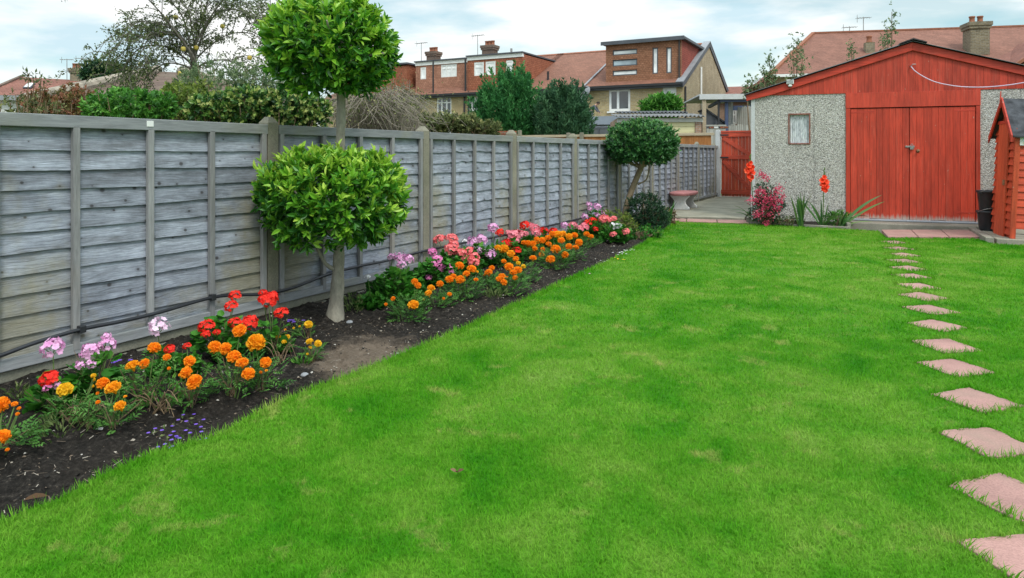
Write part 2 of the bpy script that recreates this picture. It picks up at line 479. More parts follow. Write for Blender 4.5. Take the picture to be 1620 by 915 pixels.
# painted timber
def redpaint(name, c, axis='z', wear=.0):
    k = NT(name, .55, .35); r = k.rnd()
    v = k.vadd(k.coord(), k.comb(k.math('MULTIPLY', r, 13.0), k.math('MULTIPLY', r, 7.0), k.math('MULTIPLY', r, 29.0)))
    g = k.noise(k.mapv(v, {'z': (14, 14, .9), 'x': (.9, 14, 14)}[axis]), 3.2, 6, .65)
    cc = k.ramp(g, [(.28, tuple(x * .62 for x in c)), (.5, c), (.72, tuple(min(1, x * 1.22) for x in c))])
    br = k.math('ADD', .84, k.math('MULTIPLY', r, .3)); cc = k.mix(1.0, cc, k.comb(br, br, br), 'MULTIPLY')
    sp = k.noise(k.mapv(k.coord(), {'z': (1, 1, .35), 'x': (.35, 1, 1)}[axis]), 38, 2, .5)
    cc = k.mix(k.ramp(sp, [(.735, 0.0), (.77, .7)]), cc, (.55, .36, .28))
    cc = k.mix(1.0, cc, k.ramp(k.noise(k.mapv(k.coord(), (1, 1, .4)), 2.6, 6, .7), [(.32, .74), (.55, 1.0), (.72, 1.12)]), 'MULTIPLY')
    fd = k.noise(k.mapv(v, {'z': (30, 30, 1.2), 'x': (1.2, 30, 30)}[axis]), 1.0, 4, .7)
    cc = k.mix(k.ramp(fd, [(.56, 0.0), (.78, .35)]), cc, (.60, .20, .14))
    z = k.sep(k.coord())[2]
    if wear:
        e = k.math('ADD', z, k.math('MULTIPLY', k.noise(k.mapv(v, (20, 20, 1.5)), 2.0, 4), .22))
        cc = k.mix(k.ramp(k.math('SUBTRACT', e, wear), [(.10, .85), (.17, 0.0)]), cc, (.42, .36, .31))
    k.color(cc); k.bump(g, .22, .003); return k.m
M['red_door'] = redpaint('red_door_paint', (.50, .050, .024), 'z', 0.13)
M['red_trim'] = redpaint('red_trim_paint', (.50, .048, .025), 'x')
M['red_gable'] = redpaint('red_gable_paint', (.475, .050, .026), 'z')
M['red_gate'] = redpaint('red_gate_paint', (.56, .078, .034), 'z', 0.02)
M['red_gate_rail'] = redpaint('red_gate_rail_paint', (.52, .07, .034), 'x')
M['red_shed'] = redpaint('red_shed_paint', (.56, .068, .026), 'x')
M['red_shed_v'] = redpaint('red_shed_door_paint', (.60, .085, .032), 'z')
M['bare_wood'] = woodmat('bare_grey_wood', [(.25, (.2, .17, .14)), (.5, (.36, .31, .26)), (.75, (.5, .44, .38))], 'x', False)
M['orange_wood'] = woodmat('orange_fence_wood', [(.25, (.22, .08, .025)), (.5, (.38, .155, .05)), (.75, (.5, .23, .09))], 'z', False)
M['tan_wood'] = woodmat('tan_cap_wood', [(.25, (.30, .24, .16)), (.5, (.42, .34, .24)), (.75, (.52, .44, .33))], 'x', False)
M['grey_wood_v'] = woodmat('grey_upright_boards', [(.25, (.24, .23, .21)), (.5, (.36, .35, .32)), (.75, (.46, .45, .42))], 'z', False)
# pebbledash
def pebbledash():
    k = NT('pebbledash', .9, .25)
    d = k.voro(k.coord(), 76, 'F1', 'Distance'); cv = k.voro(k.coord(), 76, 'F1', 'Color')
    h = k.sep(cv)[0]
    c = k.ramp(h, [(0.0, (.17, .165, .155)), (.11, (.33, .315, .29)), (.28, (.44, .42, .385)), (.5, (.62, .58, .52)), (.72, (.70, .68, .645)), (.88, (.80, .785, .76))], True)
    c = k.mix(k.ramp(d, [(.35, 0.0), (.65, .6)]), c, (.40, .385, .35))
    c = k.mix(1.0, c, k.ramp(k.noise(k.coord(), 1.4, 4), [(.3, .85), (.7, 1.0)]), 'MULTIPLY')
    k.color(c); k.bump(k.math('SUBTRACT', 1.0, d), .9, .012); return k.m
M['pebble'] = pebbledash()
M['felt'] = plain('roof_felt', (.055, .057, .065), .9, .3, .5, 9, .4)
M['corr'] = plain('corrugated_sheet', (.12, .125, .135), .85, .3, .4, 3, .1)
M['corr_light'] = plain('weathered_fibre_sheet', (.22, .22, .22), .85, .3, .3, 3, .1)
M['roof_edge'] = plain('roof_edge', (.12, .12, .13), .8)
M['white'] = plain('white_paint', (.78, .78, .77), .45, .4, .06, 4, 0)
M['grey_paint'] = plain('grey_paint', (.33, .35, .39), .6, .3, .1, 4, 0)
M['dark'] = plain('dark_metal', (.03, .03, .034), .5, .4, .3, 10, 0)
M['steel'] = plain('worn_steel', (.30, .29, .28), .4, .5, .4, 30, .1, .7)
M['rust'] = plain('rusty_steel', (.28, .16, .09), .6, .4, .5, 30, .1, .3)
M['black_plastic'] = plain('black_plastic', (.022, .023, .027), .38, .5, .3, 12, .03)
M['hose'] = plain('black_hose', (.026, .028, .034), .45, .4, .3, 12, 0)
M['line'] = plain('plastic_line', (.62, .50, .62), .5, .4, .1, 4, 0)
M['blue_frame'] = plain('blue_frame', (.05, .07, .14), .5, .4, .15, 4, 0)
M['cream'] = plain('cream_render', (.70, .62, .46), .9, .2, .1, 1.3, .1)
M['cream_door'] = plain('cream_garage_door', (.72, .66, .40), .6, .3, .06, 2, 0)
M['purple'] = leafmat('purple_petals', [(0, (.16, .08, .55)), (1, (.30, .16, .75))], .6, .2, .2)
M['lens'] = plain('grey_lens', (.30, .33, .33), .15, .6, .2, 20, 0)
def glass(name, base, rough=.06):
    k = NT(name, rough, .9); f = k.noise(k.coord(), .8, 3)
    k.color(k.ramp(f, [(.35, tuple(x * .6 for x in base)), (.65, tuple(min(1, x * 1.3) for x in base))])); return k.m
M['glass'] = glass('window_glass', (.06, .07, .075))
M['sky_pane'] = glass('painted_sky_pane', (.80, .82, .82), .35)  # bright sky reflection put into the pane colour
M['glass_sky'] = glass('roof_glass', (.32, .40, .45), .08)
def lace():
    k = NT('lace_curtain', .6, .4)
    c = k.mapv(k.coord(), (26, 1, 7))
    f = k.noise(c, 1.0, 4, .6, 1.4)
    k.color(k.ramp(f, [(.3, (.36, .38, .41)), (.5, (.68, .70, .73)), (.7, (.86, .87, .88))])); k.bump(f, .4, .02); return k.m
M['lace'] = lace()
# house walls and roofs
M['stock_brick'] = brickmat('yellow_stock_brick', (.46, .33, .15), (.58, .45, .23), (.46, .41, .32), patch=(.36, .27, .15))
M['stock_brick_dirty'] = brickmat('weathered_stock_brick', (.40, .31, .18), (.52, .42, .27), (.44, .40, .32), patch=(.27, .22, .15))
M['chimney_brick'] = brickmat('chimney_brick', (.20, .165, .10), (.30, .25, .16), (.30, .28, .23), patch=(.13, .12, .10))
M['dark_brick'] = brickmat('sooty_brick', (.15, .10, .075), (.22, .14, .10), (.22, .20, .18), patch=(.1, .08, .07))
M['red_brick'] = brickmat('red_brick', (.30, .095, .05), (.38, .14, .08), (.34, .27, .22))
M['pale_brick'] = brickmat('pale_red_brick', (.40, .22, .15), (.46, .29, .21), (.42, .36, .30))
M['hung_tile'] = brickmat('hung_red_tile', (.36, .125, .07), (.46, .175, .10), (.20, .06, .035), .165, .11, .75, .010)
M['hung_tile_pale'] = brickmat('hung_pale_red_tile', (.42, .20, .135), (.50, .25, .17), (.28, .13, .09), .165, .11, .75, .008)
M['hung_tile_new'] = brickmat('hung_crimson_tile', (.32, .075, .055), (.40, .10, .07), (.18, .045, .035), .165, .11, .75, .010)
def tilemat(name, c, bw=.18, bh=.10, moss=None):
    k = NT(name, .8, .25)
    s3 = k.sep(k.coord()); u = k.math('ADD', s3[0], s3[1])
    b = k.n('ShaderNodeTexBrick'); k.l(k.comb(u, s3[2], 0.0), b.inputs['Vector'])
    for nme, val in (('Scale', 1.0), ('Brick Width', bw), ('Row Height', bh), ('Mortar Size', .006), ('Mortar Smooth', .6)): b.inputs[nme].default_value = val
    b.inputs['Color1'].default_value = (*[x * .9 for x in c], 1); b.inputs['Color2'].default_value = (*[min(1, x * 1.12) for x in c], 1)
    b.inputs['Mortar'].default_value = (*[x * .55 for x in c], 1)
    f = k.noise(k.coord(), .8, 6, .65); cc = k.mix(1.0, b.outputs['Color'], k.ramp(f, [(.3, .78), (.7, 1.05)]), 'MULTIPLY')
    cc = k.mix(1.0, cc, k.ramp(k.noise(k.coord(), 9, 4, .7), [(.3, .75), (.7, 1.1)]), 'MULTIPLY')
    if moss: cc = k.mix(k.ramp(k.noise(k.coord(), 1.6, 5, .7), [(.48, 0.0), (.7, .6)]), cc, moss)
    k.color(cc); k.bump(k.math('SUBTRACT', 1.0, b.outputs['Fac']), .5, .02); return k.m
M['tile_brown'] = tilemat('brown_red_tile', (.27, .125, .085))
M['tile_red'] = tilemat('red_roof_tile', (.27, .115, .085))
M['tile_dark'] = tilemat('dark_brown_tile', (.17, .115, .09), .30, .10, moss=(.16, .14, .10))
M['tile_far'] = tilemat('far_roof_tile', (.27, .125, .09))
M['lead'] = plain('lead_grey', (.26, .27, .29), .6, .4, .15, 2, 0)
M['lead_dark'] = plain('dark_lead', (.08, .085, .10), .6, .4, .2, 2, 0)
M['terracotta'] = plain('terracotta', (.28, .115, .07), .8, .2, .2, 8, 0)
# soil
def soil():
    k = NT('soil', .95, .15); wv = k.world()
    f = k.noise(wv, 38, 8, .8); f2 = k.noise(wv, 1.2, 5, .6)
    c = k.ramp(f, [(.36, (.008, .0072, .0065)), (.5, (.026, .0225, .0195)), (.6, (.055, .047, .04)), (.70, (.20, .175, .145))])
    c = k.mix(k.ramp(f2, [(.45, 0.0), (.7, .35)]), c, (.06, .046, .035))
    # dry trodden patch by the near tree
    q = G(585, 562); d = k.n('ShaderNodeVectorMath'); d.operation = 'DISTANCE'; k.l(k.mapv(wv, (1.0, .85, 0)), d.inputs[0]); d.inputs[1].default_value = (q.x, q.y * .85, 0)
    dd = k.math('ADD', d.outputs['Value'], k.math('MULTIPLY', k.math('SUBTRACT', k.noise(wv, 5, 5, .65), .5), .5))
    dry = k.ramp(f, [(.3, (.13, .095, .068)), (.7, (.30, .235, .18))])
    c = k.mix(k.ramp(dd, [(.26, .85), (.42, 0.0)]), c, dry)
    k.color(c); k.bump(f, .9, .03); return k.m
M['soil'] = soil()
def chipmat():
    k = NT('soil_bits', .9, .2)
    k.color(k.ramp(k.rnd(), [(0, (.02, .018, .016)), (.45, (.06, .05, .042)), (.7, (.17, .13, .095)), (.86, (.33, .29, .24)), (.94, (.44, .41, .37))], True)); return k.m
M['chips'] = chipmat()
# grass
def lawn(name, blade):
    k = NT(name, .6, .08); wv = k.world()
    n1 = k.noise(wv, 2.1, 6, .68, .4); n2 = k.noise(k.vadd(wv, (9.3, 4.1, 0)), 3.4, 6, .7, .3); n3 = k.noise(wv, .35, 3, .5)
    nm = k.math('ADD', k.math('MULTIPLY', n1, .65), k.math('MULTIPLY', n3, .35))
    c = k.ramp(nm, [(.36, (.038, .235, .005)), (.43, (.074, .30, .009)), (.49, (.116, .34, .018)), (.56, (.18, .385, .036)), (.65, (.27, .43, .08))])
    c = k.mix(k.ramp(n2, [(.57, 0.0), (.70, .8)]), c, (.40, .43, .12))
    if blade:
        c = k.mix(1.0, c, k.ramp(k.rnd(), [(0, .78), (.5, 1.0), (1, 1.22)]), 'MULTIPLY')
        k.color(c); k.translucent(c, .35)
    else:
        c = k.mix(1.0, c, k.ramp(k.noise(wv, 60, 3, .7), [(.3, .45), (.7, .9)]), 'MULTIPLY'); k.color(c); k.bump(k.noise(wv, 120, 3), .8, .02)
    return k.m
M['lawn'] = lawn('lawn_turf', False); M['blade'] = lawn('grass_blades', True)
M['ground'] = plain('rough_ground', (.09, .11, .04), .95, .1, .4, 2, .3)
# leaves
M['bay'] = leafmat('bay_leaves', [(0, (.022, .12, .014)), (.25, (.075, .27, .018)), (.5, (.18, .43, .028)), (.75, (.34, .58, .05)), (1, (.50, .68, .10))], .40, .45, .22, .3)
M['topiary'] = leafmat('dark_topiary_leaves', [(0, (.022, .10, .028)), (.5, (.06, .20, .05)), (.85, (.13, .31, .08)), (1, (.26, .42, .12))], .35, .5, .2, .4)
M['conifer'] = leafmat('conifer_sprays', [(0, (.02, .11, .035)), (.5, (.05, .22, .06)), (1, (.11, .36, .10))], .6, .25, .2, .6)
M['conifer_grey'] = leafmat('grey_conifer_sprays', [(0, (.026, .085, .045)), (.5, (.055, .155, .07)), (1, (.115, .25, .11))], .6, .25, .2, .6)
M['green_bush'] = leafmat('green_bush_leaves', [(0, (.03, .14, .016)), (.5, (.085, .29, .03)), (1, (.20, .45, .07))], .5, .35, .3)
M['grey_bush'] = leafmat('grey_green_leaves', [(0, (.09, .15, .065)), (.5, (.19, .28, .13)), (1, (.36, .42, .21))], .6, .25, .3)
M['ivy'] = leafmat('ivy_leaves', [(0, (.012, .05, .012)), (.3, (.06, .18, .035)), (.52, (.14, .29, .05)), (.72, (.34, .42, .10)), (1, (.52, .55, .19))], .4, .45, .25)
M['red_bush'] = leafmat('autumn_leaves', [(0, (.10, .09, .035)), (.3, (.20, .17, .05)), (.6, (.32, .13, .07)), (1, (.42, .20, .13))], .6, .25, .3)
M['olive'] = leafmat('olive_leaves', [(0, (.07, .085, .03)), (.5, (.15, .19, .065)), (.85, (.28, .30, .11)), (1, (.45, .42, .18))], .55, .3, .3)
M['gold_bush'] = leafmat('golden_leaves', [(0, (.07, .13, .02)), (.5, (.18, .26, .04)), (1, (.36, .42, .09))], .5, .3, .3)
M['apple_leaf'] = leafmat('apple_leaves', [(0, (.05, .075, .026)), (.5, (.115, .17, .055)), (1, (.24, .28, .11))], .55, .3, .3)
M['shrub_dark'] = leafmat('dark_shrub_leaves', [(0, (.012, .045, .022)), (.5, (.026, .085, .035)), (1, (.07, .16, .06))], .45, .4, .2)
M['mari_leaf'] = leafmat('marigold_leaves', [(0, (.026, .10, .018)), (.5, (.07, .22, .032)), (1, (.18, .40, .08))], .55, .3, .25)
M['ger_leaf'] = leafmat('geranium_leaves', [(0, (.018, .10, .013)), (.5, (.05, .23, .022)), (.85, (.12, .37, .04)), (1, (.27, .48, .08))], .55, .3, .3)
M['sword_leaf'] = leafmat('sword_leaves', [(0, (.03, .11, .025)), (.5, (.07, .20, .04)), (1, (.18, .30, .08))], .45, .4, .25)
M['weed'] = leafmat('weed_leaves', [(0, (.06, .10, .03)), (.5, (.12, .19, .05)), (1, (.26, .31, .12))], .6, .2, .3)
M['dry'] = leafmat('dry_leaves', [(0, (.12, .07, .04)), (.5, (.22, .13, .08)), (1, (.33, .22, .13))], .8, .1, .2)
def petal(name, a, b, tr=.25):
    k = NT(name, .6, .2); c = k.ramp(k.rnd(), [(0, a), (1, b)]); k.color(c); k.translucent(c, tr); return k.m
PET = {'or': petal('orange_petals', (.86, .22, .006), (1.0, .42, .022)), 'yo': petal('amber_petals', (.88, .34, .008), (1.0, .56, .035)),
       'ye': petal('yellow_petals', (.78, .46, .012), (.98, .68, .05)), 'red': petal('scarlet_petals', (.72, .016, .012), (1.0, .06, .035)),
       'lilac': petal('lilac_pink_petals', (.72, .28, .58), (.95, .62, .85)), 'magenta': petal('orchid_pink_petals', (.72, .17, .45), (.95, .36, .66)),
       'coral': petal('coral_pink_petals', (.85, .14, .16), (1.0, .34, .34)), 'pink': petal('pink_petals', (.85, .20, .28), (1.0, .42, .48)),
       'white': petal('white_petals', (.78, .74, .78), (.92, .90, .92)), 'pinkwhite': petal('blush_petals', (.80, .48, .70), (.94, .80, .90)),
       'glad': petal('gladiolus_petals', (.90, .06, .025), (1.0, .15, .06)), 'crimson': petal('crimson_petals', (.50, .03, .10), (.82, .12, .22))}
M['stem'] = plain('green_stems', (.10, .16, .045), .7, .2, .4, 30, 0)
M['brown_stem'] = plain('brown_stems', (.20, .14, .085), .85, .2, .4, 30, 0)
M['bare_twig'] = plain('bare_twigs', (.235, .205, .165), .9, .2, .3, 12, 0)
def bark(name, c):
    k = NT(name, .9, .2); f = k.noise(k.mapv(k.coord(), (1, 1, .5)), 22, 6, .7); f2 = k.noise(k.coord(), 5, 4)
    cc = k.ramp(f, [(.3, tuple(x * .55 for x in c)), (.6, c), (.75, tuple(min(1, x * 1.3) for x in c))])
    cc = k.mix(1.0, cc, k.ramp(f2, [(.3, .75), (.7, 1.05)]), 'MULTIPLY'); k.color(cc); k.bump(f, .7, .012); return k.m
M['bark_pale'] = bark('pale_grey_bark', (.36, .33, .27)); M['bark_tan'] = bark('tan_bark', (.31, .235, .15)); M['bark_dark'] = bark('dark_bark', (.13, .105, .08))
M['apple'] = petal('apple_skin', (.50, .36, .06), (.62, .52, .14), .05)
M['skin'] = plain('skin', (.45, .27, .19), .6, .3, .05, 5, 0); M['jumper'] = plain('grey_jumper', (.11, .12, .14), .9, .1, .15, 20, 0)
M['trousers'] = plain('pale_trousers', (.42, .38, .45), .9, .1, .15, 20, 0); M['hair'] = plain('dark_hair', (.03, .022, .018), .7, .3, .2, 40, 0)
# ================================================================== setting
# lawn outline on the ground, from the bed edge round to the paving
bed_px = [(0, 825), (95, 790), (180, 745), (260, 712), (350, 685), (450, 632), (560, 590), (650, 555), (740, 515), (830, 475), (900, 440), (960, 415), (1010, 390), (1040, 370), (1070, 351)]
bed_edge = [G(*p) for p in bed_px]
bed_edge = [Vector((-3.55, -2.2, 0)), Vector((-2.75, 0.1, 0)), Vector((-2.2, 1.35, 0))] + bed_edge
def smooth_line(pts, n=6):
    o = []
    for i in range(len(pts) - 1):
        p0 = pts[max(i - 1, 0)]; p1 = pts[i]; p2 = pts[i + 1]; p3 = pts[min(i + 2, len(pts) - 1)]
        for k in range(n):
            t = k / n
            o.append(0.5 * ((2 * p1) + (p2 - p0) * t + (2 * p0 - 5 * p1 + 4 * p2 - p3) * t * t + (3 * p1 - p0 - 3 * p2 + p3) * t ** 3))
    o.append(pts[-1]); return o
bed_line = smooth_line(bed_edge, 10)
for p in bed_line:
    p.x += .05 * fbm(p.y * 3.1, p.x * 3.1, 5, 3)
back_px = [(1075, 348.5), (1187, 355), (1345, 363.5), (1388, 366), (1401, 377), (1540, 378), (1568, 386), (1622, 389)]
back_line = [G(*p) for p in back_px]
lawn_poly = [(p.x, p.y) for p in bed_line] + [(p.x, p.y) for p in back_line] + [(12.5, 6.9), (12.5, -2.2)]

me = MB()
me.add([(-260, -60, -.16), (260, -60, -.16), (260, 420, -.16), (-260, 420, -.16)], [(0, 1, 2, 3)])
tag(me.build('ground', M['ground']), kind='structure')

lb = bmesh.new()
vs_ = [lb.verts.new((x, y, 0)) for x, y in lawn_poly]
f = lb.faces.new(vs_); f.normal_update()
if f.normal.z < 0: f.normal_flip()
ret = bmesh.ops.extrude_face_region(lb, geom=[f])
for g in ret['geom']:
    if isinstance(g, bmesh.types.BMVert): g.co.z = -.12
bmesh.ops.triangulate(lb, faces=lb.faces[:])
bmesh.ops.recalc_face_normals(lb, faces=lb.faces[:])
lm = bpy.data.meshes.new('lawn'); lb.to_mesh(lm); lb.free(); lm.materials.append(M['lawn'])
lawn_o = bpy.data.objects.new('lawn', lm); col.objects.link(lawn_o); tag(lawn_o, kind='structure')

# stepping stones
stone_px = [(1640, 893, 1), (1600, 787, 1), (1565, 701, 1), (1544, 634, 1), (1511, 583, 1), (1496, 548, 1), (1482, 516, 1), (1471, 491, 1), (1460, 470, 1), (1453, 454, 1), (1442, 438, 1), (1437, 425.5, 1), (1430.5, 414, 1), (1428, 404, 1), (1423, 394, 1), (1414, 384, 1)]
stone_side = .275
stone_xy = []
words_near = ['nearest the camera, cut by the corner', 'second from the near end of the path', 'third from the near end of the path', 'fourth from the near end of the path', 'fifth from the near end of the path', 'sixth from the near end of the path', 'seventh from the near end of the path', 'eighth from the near end of the path',
              'eighth from the garage end of the path', 'seventh from the garage end of the path', 'sixth from the garage end of the path', 'fifth from the garage end of the path', 'fourth from the garage end of the path', 'third from the garage end of the path', 'second from the garage paving, a thin sliver', 'last one, touching the paving before the garage doors']
for i, (u, v, k) in enumerate(stone_px):
    g = G(u, v); a = R(15 + random.uniform(-8, 8)); stone_xy.append((g.x, g.y, a))
    sd_ = stone_side * random.uniform(.96, 1.04)
    mb = MB(); n = 7; h = sd_ / 2
    ring = []
    for sx, sy, dx, dy in ((-1, -1, 1, 0), (1, -1, 0, 1), (1, 1, -1, 0), (-1, 1, 0, -1)):
        for q in range(n):
            t = q / n * 2
            cut = random.uniform(.94, 1.0) if q == 0 else 1.0; ring.append((h * (sx + dx * t) * cut + random.uniform(-.007, .007), h * (sy + dy * t) * cut + random.uniform(-.007, .007)))
    mb.prism(ring, 2, -.06, .008)
    o = mb.build('stepping_stone', M['pink_slab'], bevel=.003)
    o.location = (g.x, g.y, 0); o.rotation_euler = (R(random.uniform(-.6, .6)), R(random.uniform(-.6, .6)), a)
    tag(o, 'pink square stepping stone in the grass, ' + words_near[i], 'stepping stone', 'pink stepping stones across the lawn')

# grass blades
def grass():
    mb = MB()
    cells = [(.8, 1.9, 9000, .032, .0032), (1.9, 3.0, 27000, .023, .0023), (3.0, 4.6, 16000, .023, .0031), (4.6, 7.0, 7500, .024, .0048), (7.0, 10.2, 3400, .024, .008), (10.2, 13.4, 2200, .021, .012)]
    for y0, y1, dens, hh, ww in cells:
        x0 = -1.2 * y1; x1 = .80 * y1 + 1.3
        n = int((x1 - x0) * (y1 - y0) * dens)
        px = rng.uniform(x0, x1, n); py = rng.uniform(y0, y1, n)
        keep = inpoly(px, py, lawn_poly) & (px < .78 * py + 1.3) & (px > -.78 * py - 1.3)
        # thinner and shorter where the turf is worn
        wear = fbm(px * 1.7, py * 1.7, 41, 4)
        keep &= rng.random(n) < np.clip(1.12 - wear * 1.6, .45, 1)
        for sx, sy, a in stone_xy:
            ca, sa = math.cos(a), math.sin(a); dx = px - sx; dy = py - sy
            lx = ca * dx + sa * dy; ly = -sa * dx + ca * dy; hs = stone_side / 2 - .012
            keep &= ~((abs(lx) < hs) & (abs(ly) < hs))
        px = px[keep]; py = py[keep]; n = len(px)
        lean = .85 * rng.random(n) ** .8; az = rng.uniform(0, 6.283, n) ; 
        A = np.stack([np.cos(az) * lean, np.sin(az) * lean, np.ones(n)], 1)
        Nn = np.stack([np.cos(az), np.sin(az), -.2 * np.ones(n)], 1) + rng.normal(size=(n, 3)) * .5
        tuft = fbm(px * 6, py * 6, 9, 3)
        h = hh * (rng.uniform(.55, 1.25, n) + tuft * .45)
        scatter(mb, BLADE if y1 < 7.5 else TRI, np.stack([px, py, np.full(n, -.002)], 1), A, Nn, ww * rng.uniform(.7, 1.3, n), h)
    # longer fringe along the bed and round the stones
    C = []; A = []; H = []
    for i in range(len(bed_line) - 1):
        p, q = bed_line[i], bed_line[i + 1]; ln = (q - p).length
        if p.y < .6: continue
        d = (q - p).normalized(); nrm = Vector((-d.y, d.x, 0))
        for k in range(int(ln * (560 if p.y < 6 else 300))):
            t = random.random(); off = random.uniform(-.07, .012)
            c = p.lerp(q, t) + nrm * off
            C.append((c.x, c.y, -.01 + (-.03 if off > 0 else 0))); o_ = random.uniform(-.1, .75)
            A.append((nrm.x * o_ + random.uniform(-.3, .3), nrm.y * o_ + random.uniform(-.3, .3), 1)); H.append(random.uniform(.03, .062))
    for sx, sy, a in stone_xy:
        for k in range(230):
            s = random.choice(((1, 0), (-1, 0), (0, 1), (0, -1))); t = random.uniform(-.55, .55) * stone_side
            hs = stone_side / 2 + random.uniform(-.008, .02)
            lx = s[0] * hs if s[0] else t; ly = s[1] * hs if s[1] else t
            ca, sa = math.cos(a), math.sin(a)
            C.append((sx + ca * lx - sa * ly, sy + sa * lx + ca * ly, 0)); o_ = random.uniform(-.2, .9)
            A.append((-(ca * s[0] - sa * s[1]) * o_ + random.uniform(-.4, .4), -(sa * s[0] + ca * s[1]) * o_ + random.uniform(-.4, .4), .9)); H.append(random.uniform(.025, .055))
    for a, b in zip(back_line, back_line[1:]):
        for k in range(int((b - a).length * 160)):
            c = a.lerp(b, random.random()); C.append((c.x, c.y, 0)); A.append((random.uniform(-.4, .4), random.uniform(-.4, .4), 1)); H.append(random.uniform(.012, .03))
    n = len(C); A = np.array(A)
    scatter(mb, BLADE, np.array(C), A, A[:, [1, 0, 2]] * np.array([1, -1, .1]) + rng.normal(size=(n, 3)) * .4, np.where(np.array(C)[:, 1] > 6, .008, .0042) * rng.uniform(.7, 1.3, n), np.array(H))
    return mb
o = grass().build('lawn_grass', M['blade'])
tag(o, 'short bright green lawn grass with a few straw coloured patches', 'grass', kind='stuff')

# ------------------------------------------------------------------ fence frame (x along the fence, y away from the garden)
FF = Frame((-2.636, 3.58, 0), math.atan2(1, .535))
# soil of the long bed
def soil_h(x, y):
    return -.028 + .055 * np.clip((y + 1.6) / 1.6, 0, 1) + .045 * fbm(x * 1.9, y * 1.9, 3, 3) + .075 * fbm(x * 9, y * 9, 13, 4) + .05 * fbm(x * 24, y * 24, 23, 3)
nx_, ny_ = 640, 84
gx = np.concatenate([np.linspace(-3.2, 7, 430), np.linspace(7.05, 14.3, 210)]); gy = np.linspace(-2.15, .03, ny_)
XX, YY = np.meshgrid(gx, gy, indexing='ij')
ZZ = soil_h(XX, YY)
_wx = FF.o.x + FF.ex.x * XX + FF.ey.x * YY; _wy = FF.o.y + FF.ex.y * XX + FF.ey.y * YY
ZZ = np.where(inpoly(_wx.ravel(), _wy.ravel(), lawn_poly).reshape(XX.shape), np.minimum(ZZ, -.03), ZZ)
sm = MB(); Vv = np.stack([XX.ravel(), YY.ravel(), ZZ.ravel()], 1)
idx = np.arange(nx_ * ny_).reshape(nx_, ny_)
Q = np.stack([idx[:-1, :-1], idx[1:, :-1], idx[1:, 1:], idx[:-1, 1:]], -1).reshape(-1)
sm.addnp(Vv, Q, np.full(len(Q) // 4, 4), np.zeros(len(Vv)))
o = sm.build('soil', M['soil'], loc=FF.o, rotz=FF.rot, smooth=True); tag(o, kind='structure')
def bed_z(wx, wy):
    dx = wx - FF.o.x; dy = wy - FF.o.y
    lx = dx * FF.ex.x + dy * FF.ex.y; ly = dx * FF.ey.x + dy * FF.ey.y
    return float(soil_h(np.array([lx]), np.array([ly]))[0])
# bark, stones and straw lying on it
mb = MB()
for n, s0, s1, x0, x1 in ((9000, .005, .022, -1.2, 5), (6000, .008, .028, 5, 14)):
    lx = rng.uniform(x0, x1, n); ly = rng.uniform(-2.0, 0, n); wv = FF.o.x + FF.ex.x * lx + FF.ey.x * ly; wy = FF.o.y + FF.ex.y * lx + FF.ey.y * ly
    k = ~inpoly(wv, wy, lawn_poly); lx, ly, wv, wy = lx[k], ly[k], wv[k], wy[k]; n = len(lx)
    sc_ = s0 + (s1 - s0) * rng.random(n) ** 2.5
    A = rdirs(n); A[:, 2] *= .3; Nn = rdirs(n) * .35 + np.array([0, 0, 1])
    scatter(mb, CHIP, np.stack([wv, wy, soil_h(lx, ly) + .001], 1), A, Nn, sc_ * rng.uniform(.5, 1.1, n), sc_, sc_ * .7, rnd=rng.random(n) ** 1.0)
n = 5200
lx = rng.uniform(-1.2, 9, n); ly = rng.uniform(-1.9, -.1, n); wv = FF.o.x + FF.ex.x * lx + FF.ey.x * ly; wy = FF.o.y + FF.ex.y * lx + FF.ey.y * ly
k = ~inpoly(wv, wy, lawn_poly); lx, ly, wv, wy = lx[k], ly[k], wv[k], wy[k]; n = len(lx)
A = rdirs(n); A[:, 2] *= .12
scatter(mb, QUAD, np.stack([wv, wy, soil_h(lx, ly) + .006], 1), A, np.tile([0, 0, 1.0], (n, 1)) + rdirs(n) * .4, rng.uniform(.002, .004, n), rng.uniform(.01, .04, n), rnd=rng.uniform(.6, .93, n))
tag(mb.build('soil_litter', M['chips']), 'pale stones, bark crumbs and straw scattered over dark bed soil', 'soil litter', kind='stuff')

# ------------------------------------------------------------------ paving by the garage
def slab(name, pts, z0, z1, m, label, cat, group=None, bevel=.008):
    c = Vector((sum(p[0] for p in pts), sum(p[1] for p in pts), 0)) / len(pts)
    mb = MB(); mb.prism([(p[0] - c.x, p[1] - c.y) for p in pts], 2, z0, z1)
    o = mb.build(name, m, bevel=bevel); o.location = (c.x, c.y, 0)
    return tag(o, label, cat, group)
GA = Frame((4.335, 12.546, 0), R(-21))
gx_ = lambda u, y=0: GA.x(u, y)
pl = [G(1085, 341), G(1184, 346), G(1186, 318) , G(1138, 316)]
o = slab('patio', [(2.95, 13.05), (4.22, 12.62), (6.42, 18.2), (6.6, 19.6), (5.55, 19.3), (5.0, 18.1), (3.0, 14.5)], -.1, .045, M['conc_slab'], None, None); tag(o, kind='structure')
